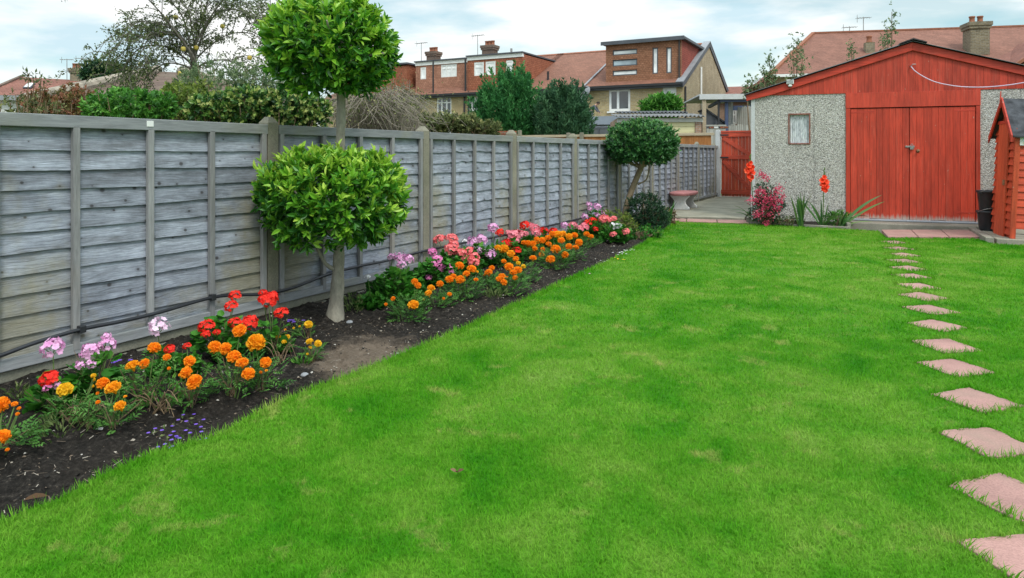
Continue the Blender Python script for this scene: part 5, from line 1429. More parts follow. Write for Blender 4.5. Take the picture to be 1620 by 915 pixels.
topiary_crown('crown', t1, (c.x, 0, c.z + .015), .445, .43, .35, .36, 820, 8, .028, .073, M['bay'], 2.15, 8)

# dark clipped ball tree further along
b2_ = Vector((1.84, 11.3, 0))
t2 = thing('topiary_tree', 'dark green clipped ball tree on a leaning trunk near the bench', 'tree', b2_)
mb = MB()
q = [P(u, v, 11.3) - b2_ for u, v in ((986, 362), (990, 335), (997, 308), (1008, 280), (1014, 265), (1016, 250))]
limb(mb, [Vector(p) for p in q], .055, .04, 10)
for du, dv_ in ((-28, -40), (20, -45), (40, -30), (-8, -55), (-45, -25)):
    p0 = P(1014, 266, 11.3) - b2_; p1 = P(1014 + du * .5, 266 + dv_ * .45, 11.3) - b2_; p2 = P(1014 + du, 266 + dv_, 11.3) - b2_
    limb(mb, [p0, p1 + Vector((0, random.uniform(-.1, .1), 0)), p2 + Vector((0, random.uniform(-.25, .25), 0))], .026, .01)
limb(mb, [P(1009, 292, 11.3) - b2_, P(1022, 285, 11.25) - b2_, P(1026, 272, 11.2) - b2_, P(1027, 258, 11.2) - b2_], .014, .01)
mb.build('trunk', M['bark_tan'], t2, smooth=True)
c = P(1015, 228, 11.3) - b2_
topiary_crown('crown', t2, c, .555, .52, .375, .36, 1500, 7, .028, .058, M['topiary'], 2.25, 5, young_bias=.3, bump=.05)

# general leafy bush: several lumps
def bush(name, label, cat, loc, lumps, mat, n, lw, ll, per=6, tmpl=OVAL, group=None, stems=M['brown_stem'], up=.35, nst=14, jit=.5, rmin=.55, bump=.25, open_=(.4, 1.2), part='foliage'):
    r = thing(name, label, cat, loc, 0, group)
    mb = MB(); st = MB(); vol = sum(l[3] * l[5] for l in lumps)
    for (x, y, z, rx, ry, rz) in lumps:
        k = max(8, int(n * rx * rz / vol))
        p, o = ellip_points(k, rx, ry, rz, rz, rmin, 1.05, 2.0, bump, random.randint(1, 99), -1)
        shoots(mb, p + np.array([x, y, z]), norm(o + np.array([0, 0, up]) + rng.normal(size=o.shape) * .3), per, ll * 1.2, lw, ll, tmpl, jit=jit, open_=open_)
        for i in range(nst):
            a = random.uniform(0, 6.28); s = random.uniform(.3, .95)
            tgt = Vector((x + rx * s * math.cos(a), y + ry * s * math.sin(a), z + rz * random.uniform(-.2, .85)))
            base = Vector((tgt.x * .25 + random.uniform(-.05, .05), tgt.y * .25, -.1)); m_ = base.lerp(tgt, .55) + Vector((random.uniform(-.08, .08), random.uniform(-.08, .08), .08))
            limb(st, [base, m_, tgt], .010 * max(1, rz * 2), .003, 5)
    mb.build(part, mat, r); st.build('stems', stems, r)
    return r
def lump_px(loc, Y, specs):
    """(u, v, half width px, half height px, depth offset) to lumps local to loc"""
    o = []
    for (u, v, hw, hh, dy) in specs:
        p = P(u, v, Y + dy) - Vector(loc); s = (Y + dy) / F
        o.append((p.x, p.y, p.z, hw * s, hw * s * .8, hh * s))
    return o
def bush_px(name, label, cat, u, Y, specs, mat, n, lw, ll, **k):
    loc = Vector(((u - CU) / F * Y, Y, -.12)); return bush(name, label, cat, loc, lump_px(loc, Y, specs), mat, n, lw, ll, **k)

# shrubs over the fence, from the near end
bush_px('shrub', 'straggly olive yellow shrub looking over the near end of the fence', 'shrub', 25, 6.0, [(15, 172, 45, 26, 0), (60, 178, 40, 22, .2), (-60, 165, 50, 40, 0)], M['olive'], 260, .018, .042, per=5, nst=16, rmin=.3)
bush_px('shrub', 'red brown autumn shrub above the fence', 'shrub', 105, 6.8, [(95, 168, 46, 26, 0), (122, 160, 24, 24, .2), (62, 165, 24, 22, 0)], M['red_bush'], 520, .02, .04, per=6, rmin=.4)
bush_px('shrub', 'bright fresh green bush behind the first long fence panel', 'shrub', 205, 6.4, [(205, 172, 58, 26, 0), (165, 178, 30, 24, 0), (250, 170, 28, 22, .1)], M['green_bush'], 900, .026, .046, per=6)
bush_px('shrub', 'green shrub with golden yellow leaves between bright bush and ivy', 'shrub', 285, 7.0, [(285, 170, 32, 34, 0), (272, 155, 16, 20, .2), (315, 158, 24, 28, .3)], M['gold_bush'], 560, .022, .045, per=6, rmin=.4)
bush_px('shrub', 'tall hazy grey green shrub below the apple tree', 'shrub', 360, 8.6, [(345, 140, 62, 46, 0), (405, 140, 42, 44, 0), (300, 150, 36, 32, .3), (440, 165, 40, 40, .2)], M['grey_bush'], 1500, .018, .05, per=6, rmin=.4, nst=24)
bush_px('ivy_hedge', 'dense ivy hedge with yellowish flower buds behind the concrete post', 'hedge', 405, 7.0, [(340, 176, 46, 24, 0), (395, 170, 46, 30, 0), (450, 172, 44, 30, .1), (490, 180, 30, 26, .2)], M['ivy'], 1700, .036, .05, per=6)
# young spindly shoots at the left
o = bush_px('sapling', 'thin spindly shoot with a few leaves against the sky', 'sapling', 44, 6.6, [(47, 122, 7, 8, 0), (66, 128, 10, 8, 0)], M['apple_leaf'], 16, .022, .05, per=4, nst=3)

# apple tree
def apple_tree():
    Y = 12.5; base = Vector(((318 - CU) / F * Y, Y, -.12))
    t = thing('apple_tree', 'old sparse apple tree with arching branches and a few yellow apples', 'tree', base)
    lo = lambda u, v, dy=0: P(u, v, Y + dy) - base
    mb = MB(); leaf = MB(); tips = []
    limb(mb, [Vector((0, 0, 0)), lo(318, 175), lo(312, 140), lo(306, 105)], .10, .05, 10)
    def branch(pts, r0, r1, depth):
        pts = smooth_line([Vector(p) for p in pts], 5); m = len(pts)
        mb.tube(pts, [r0 + (r1 - r0) * i / (m - 1) for i in range(m)], 6)
        if depth > 0:
            for i in range(int(m * .22), m, 1 if depth > 1 else 2):
                if random.random() < (.75 if depth > 1 else .6):
                    d = (pts[min(i + 1, m - 1)] - pts[i - 1]).normalized(); pr = d.orthogonal().normalized(); pr.rotate(Matrix.Rotation(random.uniform(0, 6.28), 3, d))
                    ln = random.uniform(.3, .85) * (1.0 if depth > 1 else .45)
                    q1 = pts[i] + (d * .6 + pr * .7 + Vector((0, 0, .22))).normalized() * ln * .55; q2 = q1 + (d * .8 + pr * .5 + Vector((0, 0, -.45))).normalized() * ln * .6
                    branch([pts[i], q1, q2], max(.006, r0 * .38), .003, depth - 1)
        for p in pts[int(m * .3):]: tips.append(p)
    arch = [[(306, 95), (275, 45), (230, 38), (195, 60), (176, 98)], [(306, 90), (262, 30), (240, 5), (215, -20)], [(304, 85), (290, 30), (270, 0), (262, -30)], [(308, 80), (318, 35), (330, 0), (338, -35)],
            [(310, 85), (335, 30), (370, 15), (405, 30), (420, 55)], [(310, 95), (350, 60), (390, 52), (425, 70)], [(306, 105), (265, 75), (225, 75), (200, 100), (190, 128)], [(308, 110), (345, 95), (385, 105), (410, 130)],
            [(306, 100), (285, 62), (262, 50), (238, 60), (222, 85)], [(308, 75), (345, 10), (375, -12), (420, -8), (450, 10)], [(305, 110), (270, 100), (240, 112), (228, 130)], [(309, 82), (300, 20), (310, -20)]]
    for k, a in enumerate(arch):
        dy = random.uniform(-1.3, 1.3)
        branch([lo(u, v, dy * i / len(a)) for i, (u, v) in enumerate([(308 + random.uniform(-8, 8), 128)] + a)], .022, .005, 2)
    mb.build('branches', M['bark_dark'] if False else bark('apple_bark', (.22, .20, .17)), t)
    T = np.array([tuple(p) for p in tips]); T = T[rng.random(len(T)) < .6]
    n = len(T); A = rdirs(n); A[:, 2] -= .2
    T2 = np.repeat(T, 5, 0) + rng.normal(size=(n * 5, 3)) * .032; A = rdirs(n * 5); A[:, 2] -= .15
    scatter(leaf, OVAL, T2, A, rdirs(n * 5), rng.uniform(.020, .032, n * 5), rng.uniform(.034, .056, n * 5))
    leaf.build('leaves', M['apple_leaf'], t)
    for u, v, dy in ((278, 28, -.3), (256, 55, 0), (290, 78, -.5), (263, 30, .2), (285, 117, -.6), (235, 58, .1), (310, 76, -.2), (352, 42, .1), (395, 92, -.3), (222, 103, 0)):
        m = MB(); m.lathe([(.006, .036), (.02, .042), (.034, .033), (.042, .01), (.040, -.015), (.028, -.035), (.01, -.038)][::-1], seg=12)
        a = m.build('apple', M['apple'], t, smooth=True); a.location = lo(u, v, dy)
apple_tree()
# distant round tree
bush_px('tree', 'small dark leafy tree far off beside the brown hip roof', 'tree', 168, 33, [(160, 116, 22, 14, 0), (182, 120, 18, 14, 0), (148, 120, 12, 12, 0)], M['shrub_dark'], 520, .16, .32, per=5, nst=6, rmin=.4, part='crown')

# heap of bare arching twigs
def twigs():
    Y = 10.0; base = Vector(((590 - CU) / F * Y, Y, -.12))
    r = thing('bare_shrub', 'mound of bare grey arching twigs behind the bay tree trunk', 'shrub', base)
    mb = MB()
    for i in range(300):
        u0 = random.gauss(590, 24); a = random.choice((-1, 1)) * random.uniform(15, 75); v1 = random.uniform(140, 178)
        dy = random.uniform(-.8, .8)
        p = [P(u0, 215, Y + dy * .2) - base, P(u0 + a * .35, v1, Y + dy * .6) - base, P(u0 + a * .8, v1 + 8 + random.uniform(-5, 14), Y + dy) - base, P(u0 + a * 1.25, v1 + random.uniform(16, 45), Y + dy * 1.2) - base]
        limb(mb, p, random.uniform(.004, .008), .0018, 4)
    mb.build('twigs', M['bare_twig'], r)
    lf = MB(); n = 2600; c = P(560, 175, Y) - base
    T = rng.normal(size=(n, 3)) * np.array([.42, .4, .14]) + np.array([(P(590, 172, Y) - base).x, 0, (P(590, 172, Y) - base).z])
    scatter(lf, OVAL, T, rdirs(n), rdirs(n), .018, .035); lf.build('foliage', M['olive'], r)
twigs()
bush_px('wild_shrub', 'pale hazy bare shrub against the terrace left end', 'shrub', 630, 13, [(628, 150, 26, 30, 0), (655, 165, 22, 22, 0)], M['olive'], 420, .016, .04, per=4, nst=60, stems=M['bare_twig'], rmin=.2)
bush_px('bramble', 'tangled olive green bramble along the old brick wall', 'bramble', 700, 18, [(665, 197, 34, 15, 0), (705, 196, 36, 15, .3), (740, 199, 26, 15, .2), (640, 190, 22, 20, .2), (772, 204, 18, 11, 0)], M['olive'], 1500, .05, .10, per=6, nst=20, rmin=.35)

# conifers
def conifer(label, u0, Y, outline, mat, n, size=.16):
    """outline: half widths in px by row, as the crown widens downward"""
    base = Vector(((u0 - CU) / F * Y, Y, -.12)); t = thing('conifer', label, 'tree', base)
    s = Y / F; mb = MB(); tr = MB(); ztop = (P(u0, outline[0][0], Y) - base).z
    limb(tr, [(0, 0, 0), (0, 0, ztop * .5), (0.02, 0, ztop * .9)], .14, .03, 8)
    vs_ = np.array([o[0] for o in outline]); ws = np.array([o[1] for o in outline]); cs = np.array([o[2] for o in outline])
    # upright plumes set over the outline, each a tuft of small flat sprays
    np_ = n // 8
    v = vs_[0] + 10 + (vs_[-1] - vs_[0] - 10) * rng.random(np_) ** .75
    wv = np.interp(v, vs_, ws) * s; cx = (np.interp(v, vs_, cs) - u0) * s
    a = rng.uniform(0, 6.283, np_); rr = .25 + .72 * rng.random(np_) ** .55
    B = np.stack([cx + np.cos(a) * wv * rr, np.sin(a) * wv * .85 * rr, (HV - v) * s + CAMZ + .12], 1)
    out_ = np.stack([np.cos(a), np.sin(a), np.zeros(np_)], 1)
    ax = norm(out_ * rng.uniform(.15, .6, np_)[:, None] * rr[:, None] + np.array([0, 0, 1.0]) + rng.normal(size=(np_, 3)) * .12)
    ln = rng.uniform(.3, .8, np_) * size / .3 * 1.25; tone = rng.random(np_) * .55
    m = 60
    for k in range(m):
        q = rng.random(np_); rad = .21 * ln * (1.02 - q) ** .8 * rng.random(np_) ** .5
        pr = norm(np.cross(ax, rdirs(np_)))
        C = B + ax * (ln * (q - .35))[:, None] + pr * rad[:, None]
        A = norm(ax + pr * rng.uniform(.2, 1.1, np_)[:, None] + rng.normal(size=(np_, 3)) * .2)
        scatter(mb, LANCE, C, A, rdirs(np_), size * .17 * rng.uniform(.6, 1.2, np_), size * .42 * rng.uniform(.6, 1.3, np_), rnd=np.clip(tone + .45 * q * rng.random(np_) + .1, 0, 1))
    mb.build('crown', mat, t); tr.build('trunk', M['bark_dark'], t)
conifer('bushy green cypress, the larger of the two conifers', 806, 25.5, [(112, 3, 815), (120, 16, 812), (135, 32, 806), (150, 44, 803), (170, 52, 802), (195, 56, 804), (225, 52, 806)], M['conifer'], 3000, .30)
conifer('greyer cypress, the smaller of the two conifers', 893, 24.5, [(135, 3, 893), (142, 14, 893), (155, 26, 892), (170, 38, 891), (190, 45, 892), (225, 44, 893)], M['conifer_grey'], 2400, .27)
bush_px('shrub', 'light green leafy shrub before the end terrace window', 'shrub', 1048, 32.5, [(1048, 165, 26, 12, 0), (1030, 172, 18, 10, 0), (1062, 168, 16, 12, 0), (1045, 185, 26, 16, 0)], M['green_bush'], 1100, .07, .24, per=6, tmpl=LANCE, up=1.2, nst=10, rmin=.3)
# upright sprigs of young fruit trees over the garage roof
def sprig(label, u, v0, v1, Y, hw, n, mat=M['grey_bush'], extra=()):
    base = Vector(((u - CU) / F * Y, Y, -.12)); t = thing('fruit_tree', label, 'tree', base, 0, 'young fruit trees behind the garage')
    mb = MB(); lf = MB()
    for k, (uu, va) in enumerate(((u, v1),) + tuple(extra)):
        top = P(uu, va, Y) - base; mid_ = P(u + (uu - u) * .6 + random.uniform(-2, 2), va + (230 - va) * .45, Y) - base
        line = smooth_line([Vector((random.uniform(-.1, .1), 0, 0)), mid_, top], 12); limb(mb, line[::3] + [line[-1]], .03, .006, 5)
        for p in line:
            vv = HV - (p + base - Vector((0, 0, CAMZ))).z * F / Y
            if vv < v0 + 20:
                m_ = max(2, int(n * .045)); c = np.array([tuple(p)] * m_) + rng.normal(size=(m_, 3)) * hw * Y / F * .55
                c[:, 2] += rng.normal(size=m_) * .12
                shoots(lf, c, rdirs(m_) + np.array([0, 0, .4]), 4, .08, .042, .075, OVAL)
    mb.build('stems', M['brown_stem'], t); lf.build('leaves', mat, t)
sprig('tall thin leafy sprig standing highest over the garage roof', 1411, 85, 20, 20.5, 8, 130, extra=((1403, 45), (1396, 62)))
sprig('leafy fruit tree sprig in front of the long roof hip', 1261, 130, 62, 20.5, 10, 120, extra=((1270, 90), (1254, 80)))
sprig('short rounded leafy sprig below the small roof chimney', 1347, 100, 72, 20.5, 6, 140)
sprig('leafy sprig rising beside the garage eaves', 1217, 128, 88, 20.5, 7, 120, extra=((1208, 112), (1224, 110)))
sprig('low leafy sprig behind the garage gutter corner', 1190, 140, 124, 20.5, 10, 110, extra=((1182, 130),))

# shrubs of the bed end
bush('low_shrub', 'low yellow green shrub at the foot of the leaning tree', 'shrub', (1.52, 10.25, 0), [(0, 0, .20, .27, .22, .18), (.14, -.1, .13, .2, .2, .13)], M['gold_bush'], 330, .02, .04, per=6)
bush('round_shrub', 'dark green rounded shrub between the ball tree and bench', 'shrub', (2.12, 11.05, 0), [(0, 0, .30, .30, .28, .30), (.12, -.1, .2, .24, .24, .2)], M['shrub_dark'], 1100, .014, .042, per=7)
bush('ground_cover_plant', 'spreading mid green plant at the lawn edge below the round shrub', 'plant', (1.86, 9.95, 0), [(0, 0, .06, .20, .16, .08), (.16, .14, .07, .14, .14, .1)], M['ger_leaf'], 160, .03, .045, per=5)
bush('withered_plant', 'small withered brown plant beside the bench', 'plant', (2.70, 12.0, 0), [(0, 0, .12, .12, .12, .13)], M['dry'], 90, .025, .05, per=5)
bush('low_plant', 'small leafy plant with reddish tips by the patio edge', 'plant', (2.62, 12.55, 0), [(0, 0, .08, .16, .12, .09)], M['weed'], 70, .025, .05, per=5)

def sword_plant(name, label, cat, loc, blades, mat=M['sword_leaf']):
    """blades: (azimuth, length, lean, droop, width)"""
    r = thing(name, label, cat, loc)
    for b in blades:
        az, ln, lean, droop, wd = b; mb = MB(); n = 9; V = []; roll = random.choice((-1, 1)) * random.uniform(.5, 1.15)
        d = Vector((math.cos(az), math.sin(az), 0)); sd_ = Vector((-d.y, d.x, 0)); p = Vector((random.uniform(-.04, .04), random.uniform(-.04, .04), -.02)); ang = lean
        for i in range(n + 1):
            t = i / n; ww = wd * (.55 + .45 * math.sin(min(1, t * 1.6) * 1.57)) * (1 - t ** 3.5) + .0006
            nrm = d * -math.cos(ang) + Vector((0, 0, math.sin(ang)))
            s_ = sd_ * math.cos(roll) + nrm * math.sin(roll); n_ = nrm * math.cos(roll) - sd_ * math.sin(roll)
            V += [p - s_ * ww / 2, p + n_ * wd * -.18 * (1 - t), p + s_ * ww / 2]
            p = p + (d * math.sin(ang) + Vector((0, 0, math.cos(ang)))) * (ln / n); ang += droop / n
        Fc = []
        for i in range(n):
            a = i * 3; Fc += [(a, a + 1, a + 4, a + 3), (a + 1, a + 2, a + 5, a + 4)]
        mb.add(V, Fc).build('leaf', mat, r, smooth=True)
    return r
sword_plant('iris_plant', 'spiky sword leaved plant standing beside the white bench', 'plant', (2.64, 11.75, 0), [(random.uniform(0, 6.28), random.uniform(.32, .52), random.uniform(.05, .3), random.uniform(.1, .5), .022) for i in range(16)])

# gladioli by the garage
def gladiolus(label, base, top_px, Y, fl, leaves):
    r = sword_plant('gladiolus', label, 'flower', base, leaves)
    b = Vector(base); top = P(*top_px, Y) - b
    MB().tube(smooth_line([Vector((0, 0, -.02)), Vector((top.x * .3, top.y * .5, top.z * .5)), top], 6), [.010 - .0004 * i for i in range(13)], 7).build('flower_stem', M['stem'], r, smooth=True)
    for k, (u, v, d) in enumerate(fl):
        mb = MB(); n = 6; a = np.arange(n) * 2 * math.pi / n + k
        s = d / F * Y * .45
        ax = norm(np.array([random.uniform(-.8, .8), -1.0, random.uniform(-.1, .6)])); t = norm(np.cross(ax, [0, 0, 1.0])); q = np.cross(ax, t)
        A = np.cos(a)[:, None] * t + np.sin(a)[:, None] * q + ax * .75
        C_ = np.zeros((n, 3)) - ax * s * .35
        scatter(mb, PETAL, C_, A, np.tile(ax, (n, 1)), s * .85, s * 1.05, rnd=rng.random(n))
        scatter(mb, PETAL, C_ - ax * s * .1, A[:, :] + ax * .7 + rng.normal(size=(n, 3)) * .25, np.tile(ax, (n, 1)), s * .5, s * .8, rnd=rng.random(n) * .4)
        mb.lathe([(.004, -.012), (.012, -.006), (.010, .012), (.004, .02)], tuple(-ax * s * .5), 8)
        o = mb.build('flower_head', PET['glad'], r); o.location = P(u, v, Y - .02) - b
    mb = MB()
    for q in range(4): mb.lathe([(.003, 0), (.011, .015), (.009, .04), (.002, .055)], (top.x + (q % 2) * .012 - .006, top.y, top.z - .02 + q * .035 - .02), 8)
    mb.build('flower_buds', M['stem'], r)
    return r
y1 = 12.15
gladiolus('orange red gladiolus in front of the garage corner strip', (G(1190, 353.5).x, 12.08, 0), (1187, 254), y1, [(1187, 258, 11), (1184, 263, 13), (1190, 265, 13), (1183, 270, 15), (1190, 273, 15), (1186, 268, 14), (1184, 278, 15), (1189, 281, 14), (1186, 284, 12)], [(2.9, .5, .2, 1.3, .02), (3.3, .45, .5, 1.2, .018), (.4, .4, .3, .9, .02), (2.6, .55, .3, 1.7, .016), (4.2, .35, .3, .8, .02)])
y2 = 11.55
gladiolus('orange red gladiolus standing alone against the pebbledash wall', (P(1302, 360, y2).x, y2, 0), (1304, 276), y2, [(1304, 281, 11), (1301, 286, 13), (1307, 288, 13), (1300, 293, 14), (1307, 295, 14), (1303, 291, 14), (1302, 300, 13), (1306, 301, 12)],
          [(2.7, .66, .50, .3, .05), (2.9, .5, .3, .3, .046), (3.6, .48, .6, .5, .04), (.6, .46, .2, .3, .046), (5.6, .46, .5, .5, .04), (1.2, .5, .15, .2, .044), (5.2, .5, .75, .5, .036), (2.4, .42, .2, .5, .04)])
sword_plant('iris_plant', 'clump of upright sword leaves between pink shrub and gladiolus', 'plant', (P(1266, 358, 11.6).x, 11.6, 0), [(random.uniform(0, 6.28), random.uniform(.42, .64), random.uniform(.04, .28), random.uniform(.05, .3), .042) for i in range(15)])
sword_plant('sword_leaf_plant', 'plant with long blades arching across the garage door', 'plant', (P(1328, 357, 11.45).x, 11.45, 0), [(.02, .92, .66, .55, .05), (-.14, .84, .80, .42, .042), (.1, .62, .7, 1.2, .03), (2.6, .40, .4, .4, .034), (3.6, .40, .3, .5, .034), (.6, .36, .2, .4, .034), (4.6, .42, .6, .4, .03), (-.5, .5, .9, .9, .022)])
bush('leafy_plant', 'low fresh green leafy plant under the arching blades', 'plant', (P(1322, 352, 11.6).x, 11.55, 0), [(0, 0, .12, .22, .14, .13)], M['green_bush'], 150, .022, .05, per=5)
bush('ground_cover_plant', 'low brownish mat of foliage in front of pebbledash wall', 'plant', (P(1246, 352, 11.75).x, 11.75, 0), [(0, 0, .06, .22, .12, .09)], M['weed'], 130, .018, .04, per=5)
fz_ = (P(1213, 352, 11.85).x, 11.85, 0)
fu = bush('flowering_shrub', 'dark leaved shrub covered with crimson pink flowers by the garage', 'shrub', fz_, [(0, 0, .26, .27, .22, .26), (-.02, .05, .52, .18, .16, .22), (.14, 0, .36, .15, .14, .16)], M['shrub_dark'], 520, .018, .042, per=6)
mb = MB()
for (u, v, s) in ((1208, 279, 6), (1214, 283, 5), (1203, 276, 4), (1200, 304, 7), (1206, 303, 6), (1233, 298, 7), (1228, 302, 5), (1196, 316, 8), (1190, 318, 6), (1215, 317, 9), (1222, 315, 7), (1209, 320, 6), (1234, 318, 6), (1205, 336, 8), (1198, 339, 7), (1217, 340, 7), (1230, 330, 6), (1224, 326, 5), (1212, 330, 4), (1212, 354, 5), (1238, 310, 4)):
    n = 9 * s; c = P(u, v, 11.85 - .20) - Vector(fz_)
    p = np.array([tuple(c)] * n) + rng.normal(size=(n, 3)) * np.array([s, s, s]) * .0058
    scatter(mb, PETAL, p, rdirs(n), rdirs(n), .019, .023)
mb.build('blossom', PET['crimson'], fu)
# ================================================================== bedding flowers
def marigold_mesh(k):
    mb = MB(); n = 130
    i = np.arange(n) + .5; ph = np.arccos(1 - 1.45 * i / n); th = math.pi * (1 + 5 ** .5) * i + rng.normal(size=n) * .2
    d = np.stack([np.cos(th) * np.sin(ph), np.sin(th) * np.sin(ph), np.cos(ph)], 1)
    C = d * np.array([.38, .38, .30]) + np.array([0, 0, .05])
    A = norm(d + np.array([0, 0, .10]) + rng.normal(size=(n, 3)) * .28); N_ = np.cross(A, rdirs(n)) * .7 + rng.normal(size=(n, 3)) * .2
    scatter(mb, PETAL, C - A * .06, A, N_, .25 * rng.uniform(.8, 1.2, n), .20 * rng.uniform(.8, 1.15, n), rnd=np.clip(.15 + .55 * rng.random(n) + .2 * d[:, 2], 0, 1))
    mb.lathe([(.03, -.55), (.10, -.42), (.16, -.2), (.36, -.06), (.36, .1), (.26, .24), (.05, .31)], seg=12, rnd=.12)
    return mb
def umbel_mesh(k, loose):
    """rounded head of five petalled florets"""
    mb = MB(); n = 22 if loose else 30
    i = np.arange(n) + .5; ph = np.arccos(1 - 1.25 * i / n); th = math.pi * (1 + 5 ** .5) * i + rng.normal(size=n) * .25
    d = np.stack([np.cos(th) * np.sin(ph), np.sin(th) * np.sin(ph), np.cos(ph)], 1)
    C = d * np.array([.46, .46, .34]) * (1 + (rng.normal(size=(n, 1)) * (.16 if loose else .08)))
    N_ = norm(d + rng.normal(size=(n, 3)) * .3); t = norm(np.cross(N_, rdirs(n))); b = np.cross(N_, t); tint = rng.random(n)
    for p in range(5):
        a = p * 2 * math.pi / 5
        A = t * math.cos(a) + b * math.sin(a) + N_ * .22
        scatter(mb, PETAL, C, A, N_, (.17 if loose else .165) * rng.uniform(.8, 1.15, n), (.19 if loose else .18) * rng.uniform(.85, 1.1, n), rnd=np.clip(tint * .6 + .3 * rng.random(n), 0, 1))
    return mb
HEADS = {}
def head_obj(kind, colr):
    key = (kind, colr, random.randint(0, 2))
    if key not in HEADS:
        mb = marigold_mesh(key[2]) if kind == 'm' else umbel_mesh(key[2], colr in ('lilac', 'pinkwhite', 'white'))
        o = mb.build('flower_head', PET[colr]); me = o.data; bpy.data.objects.remove(o); HEADS[key] = me
    o = bpy.data.objects.new('flower_head', HEADS[key]); col.objects.link(o); return o

def flower_plant(kind, label, base_px, heads, rad=.13, height=None, leafn=1.0, name=None, Y=None):
    g = G(*base_px); z0 = bed_z(g.x, g.y); base = Vector((g.x, g.y, z0))
    nm = {'m': 'marigold', 'g': 'geranium'}[kind]
    r = thing(name or nm, label, 'flower', base, 0, 'flowers of the long bed')
    lo = []
    vm = sorted(h[1] for h in heads); v0_, v1_ = vm[0], max(vm[-1], vm[0] + 1)
    for (u, v, d, c) in heads:
        Yh = base.y + rad * (.45 - 1.1 * (v - v0_) / (v1_ - v0_)) + random.uniform(-.02, .02) if len(heads) > 1 else base.y - rad * .5
        p = P(u, v, Yh) - base; lo.append((p, d / F * Yh, c))
    if kind == 'm':      # a few unopened buds
        for q in range(random.randint(1, 3)):
            p, s, c = random.choice(lo); lo.append((p + Vector((random.uniform(-.06, .06), random.uniform(-.03, .05), -random.uniform(.01, .05))), .018 if base.y < 4.6 else .026, random.choice((c, 'yo'))))
    hz_ = max(p.z for p, _, _ in lo)
    fo = MB(); st = MB()
    H_ = height or max(.10, min(.34, hz_ - (.035 if kind == 'm' else .07)))
    lows = min(p.z for p, _, _ in lo)
    if kind == 'm': H_ = max(.08, min(H_, lows * .5 + hz_ * .5 - .02))
    cx = sum(p.x for p, _, _ in lo) / len(lo)
    if kind == 'm':
        n = int((44 if base.y < 4.6 else 80) * leafn * (rad / .13) ** 1.5 + 10)
        a = rng.uniform(0, 6.283, n); rr = rad * .8 * np.sqrt(rng.random(n)); z = H_ * rng.uniform(.08, 1.0, n) * (1 - .35 * (rr / rad) ** 2)
        C = np.stack([cx * .45 + rr * np.cos(a), rr * np.sin(a) * .85, z], 1); o = norm(np.stack([np.cos(a), np.sin(a), .55 + 0 * a], 1) + rng.normal(size=(n, 3)) * .45)
        # feathery leaf: leaflets in pairs along a midrib
        age = np.clip(.15 + .6 * rng.random(n) + .15 * z / H_, 0, 1); ln = rng.uniform(.045, .075, n)
        sd_ = norm(np.cross(o, np.array([0, 0, 1.0]) + rng.normal(size=(n, 3)) * .3))
        for t in (.15, .38, .6, .82):
            for sg in (-1, 1):
                scatter(fo, OVAL, C + o * (ln * t)[:, None], o * .75 + sd_ * sg, rdirs(n) * .4 + np.array([0, 0, 1]), .0105, ln * .42 * (1 - .3 * t), rnd=age)
        scatter(fo, OVAL, C + o * (ln * .9)[:, None], o, rdirs(n) * .4 + np.array([0, 0, 1]), .009, ln * .4, rnd=age)
    else:
        n = int((50 if base.y < 4.6 else 96) * leafn * (rad / .13) ** 1.5 + 10)
        a = rng.uniform(0, 6.283, n); rr = rad * np.sqrt(rng.random(n)); z = H_ * rng.uniform(.06, 1.0, n) * (1 - .4 * (rr / rad) ** 2)
        C = np.stack([cx * .4 + rr * np.cos(a), rr * np.sin(a) * .85, z], 1); o = norm(np.stack([np.cos(a), np.sin(a), .25 + 0 * a], 1) + rng.normal(size=(n, 3)) * .35)
        Nn = norm(np.array([0, 0, 1.0]) + rng.normal(size=(n, 3)) * .45); s = rng.uniform(.034, .066, n)
        age = np.clip(.55 * rng.random(n) + .3 * z / H_, 0, 1)
        scatter(fo, ROUND, C - o * s[:, None] * .5, o, Nn, s * 1.1, s, rnd=age)
        scatter(fo, ROUND, C - o * s[:, None] * .1 + np.array([0, 0, .004]), o + rng.normal(size=(n, 3)) * .8, Nn, s * .75, s * .7, rnd=np.clip(age + .1, 0, 1))
        for q in range(0, n, 2):
            b0 = Vector((cx * .2 + random.uniform(-.03, .03), random.uniform(-.03, .03), 0)); st.tube([b0, b0.lerp(Vector(C[q]), .5) + Vector((0, 0, .02)), Vector(C[q])], .0016, 4, rnd=.4)
    fo.build('foliage', M['mari_leaf'] if kind == 'm' else M['ger_leaf'], r)
    for p, s, c in lo:
        b0 = Vector((p.x * .35 + random.uniform(-.02, .02), p.y * .3, 0))
        st.tube([b0, b0.lerp(p, .5) + Vector((random.uniform(-.01, .01), 0, .015)), p - Vector((0, 0, s * (.25 if kind == 'm' else .3)))], [.0036, .003, .0024], 5)
        if kind == 'g':
            for q in range(7):
                a = q * .9; st.tube([p - Vector((0, 0, s * .3)), p + Vector((math.cos(a) * s * .32, math.sin(a) * s * .32, s * .02))], .0012, 4)
        h = head_obj(kind, c); h.parent = r; h.location = p
        fl_ = random.uniform(.8, 1.0); f2 = (.90 if base.y < 4.6 else .98) if kind == 'm' else (.86 if base.y < 4.6 else 1.1)
        h.scale = (s * f2, s * f2, s * f2 * (fl_ if kind == 'm' else .95))
        tilt = random.uniform(.05, .95) if kind == 'm' else random.uniform(.15, .5)
        h.rotation_euler = (tilt, random.uniform(-.3, .3), random.uniform(-.5, .5))
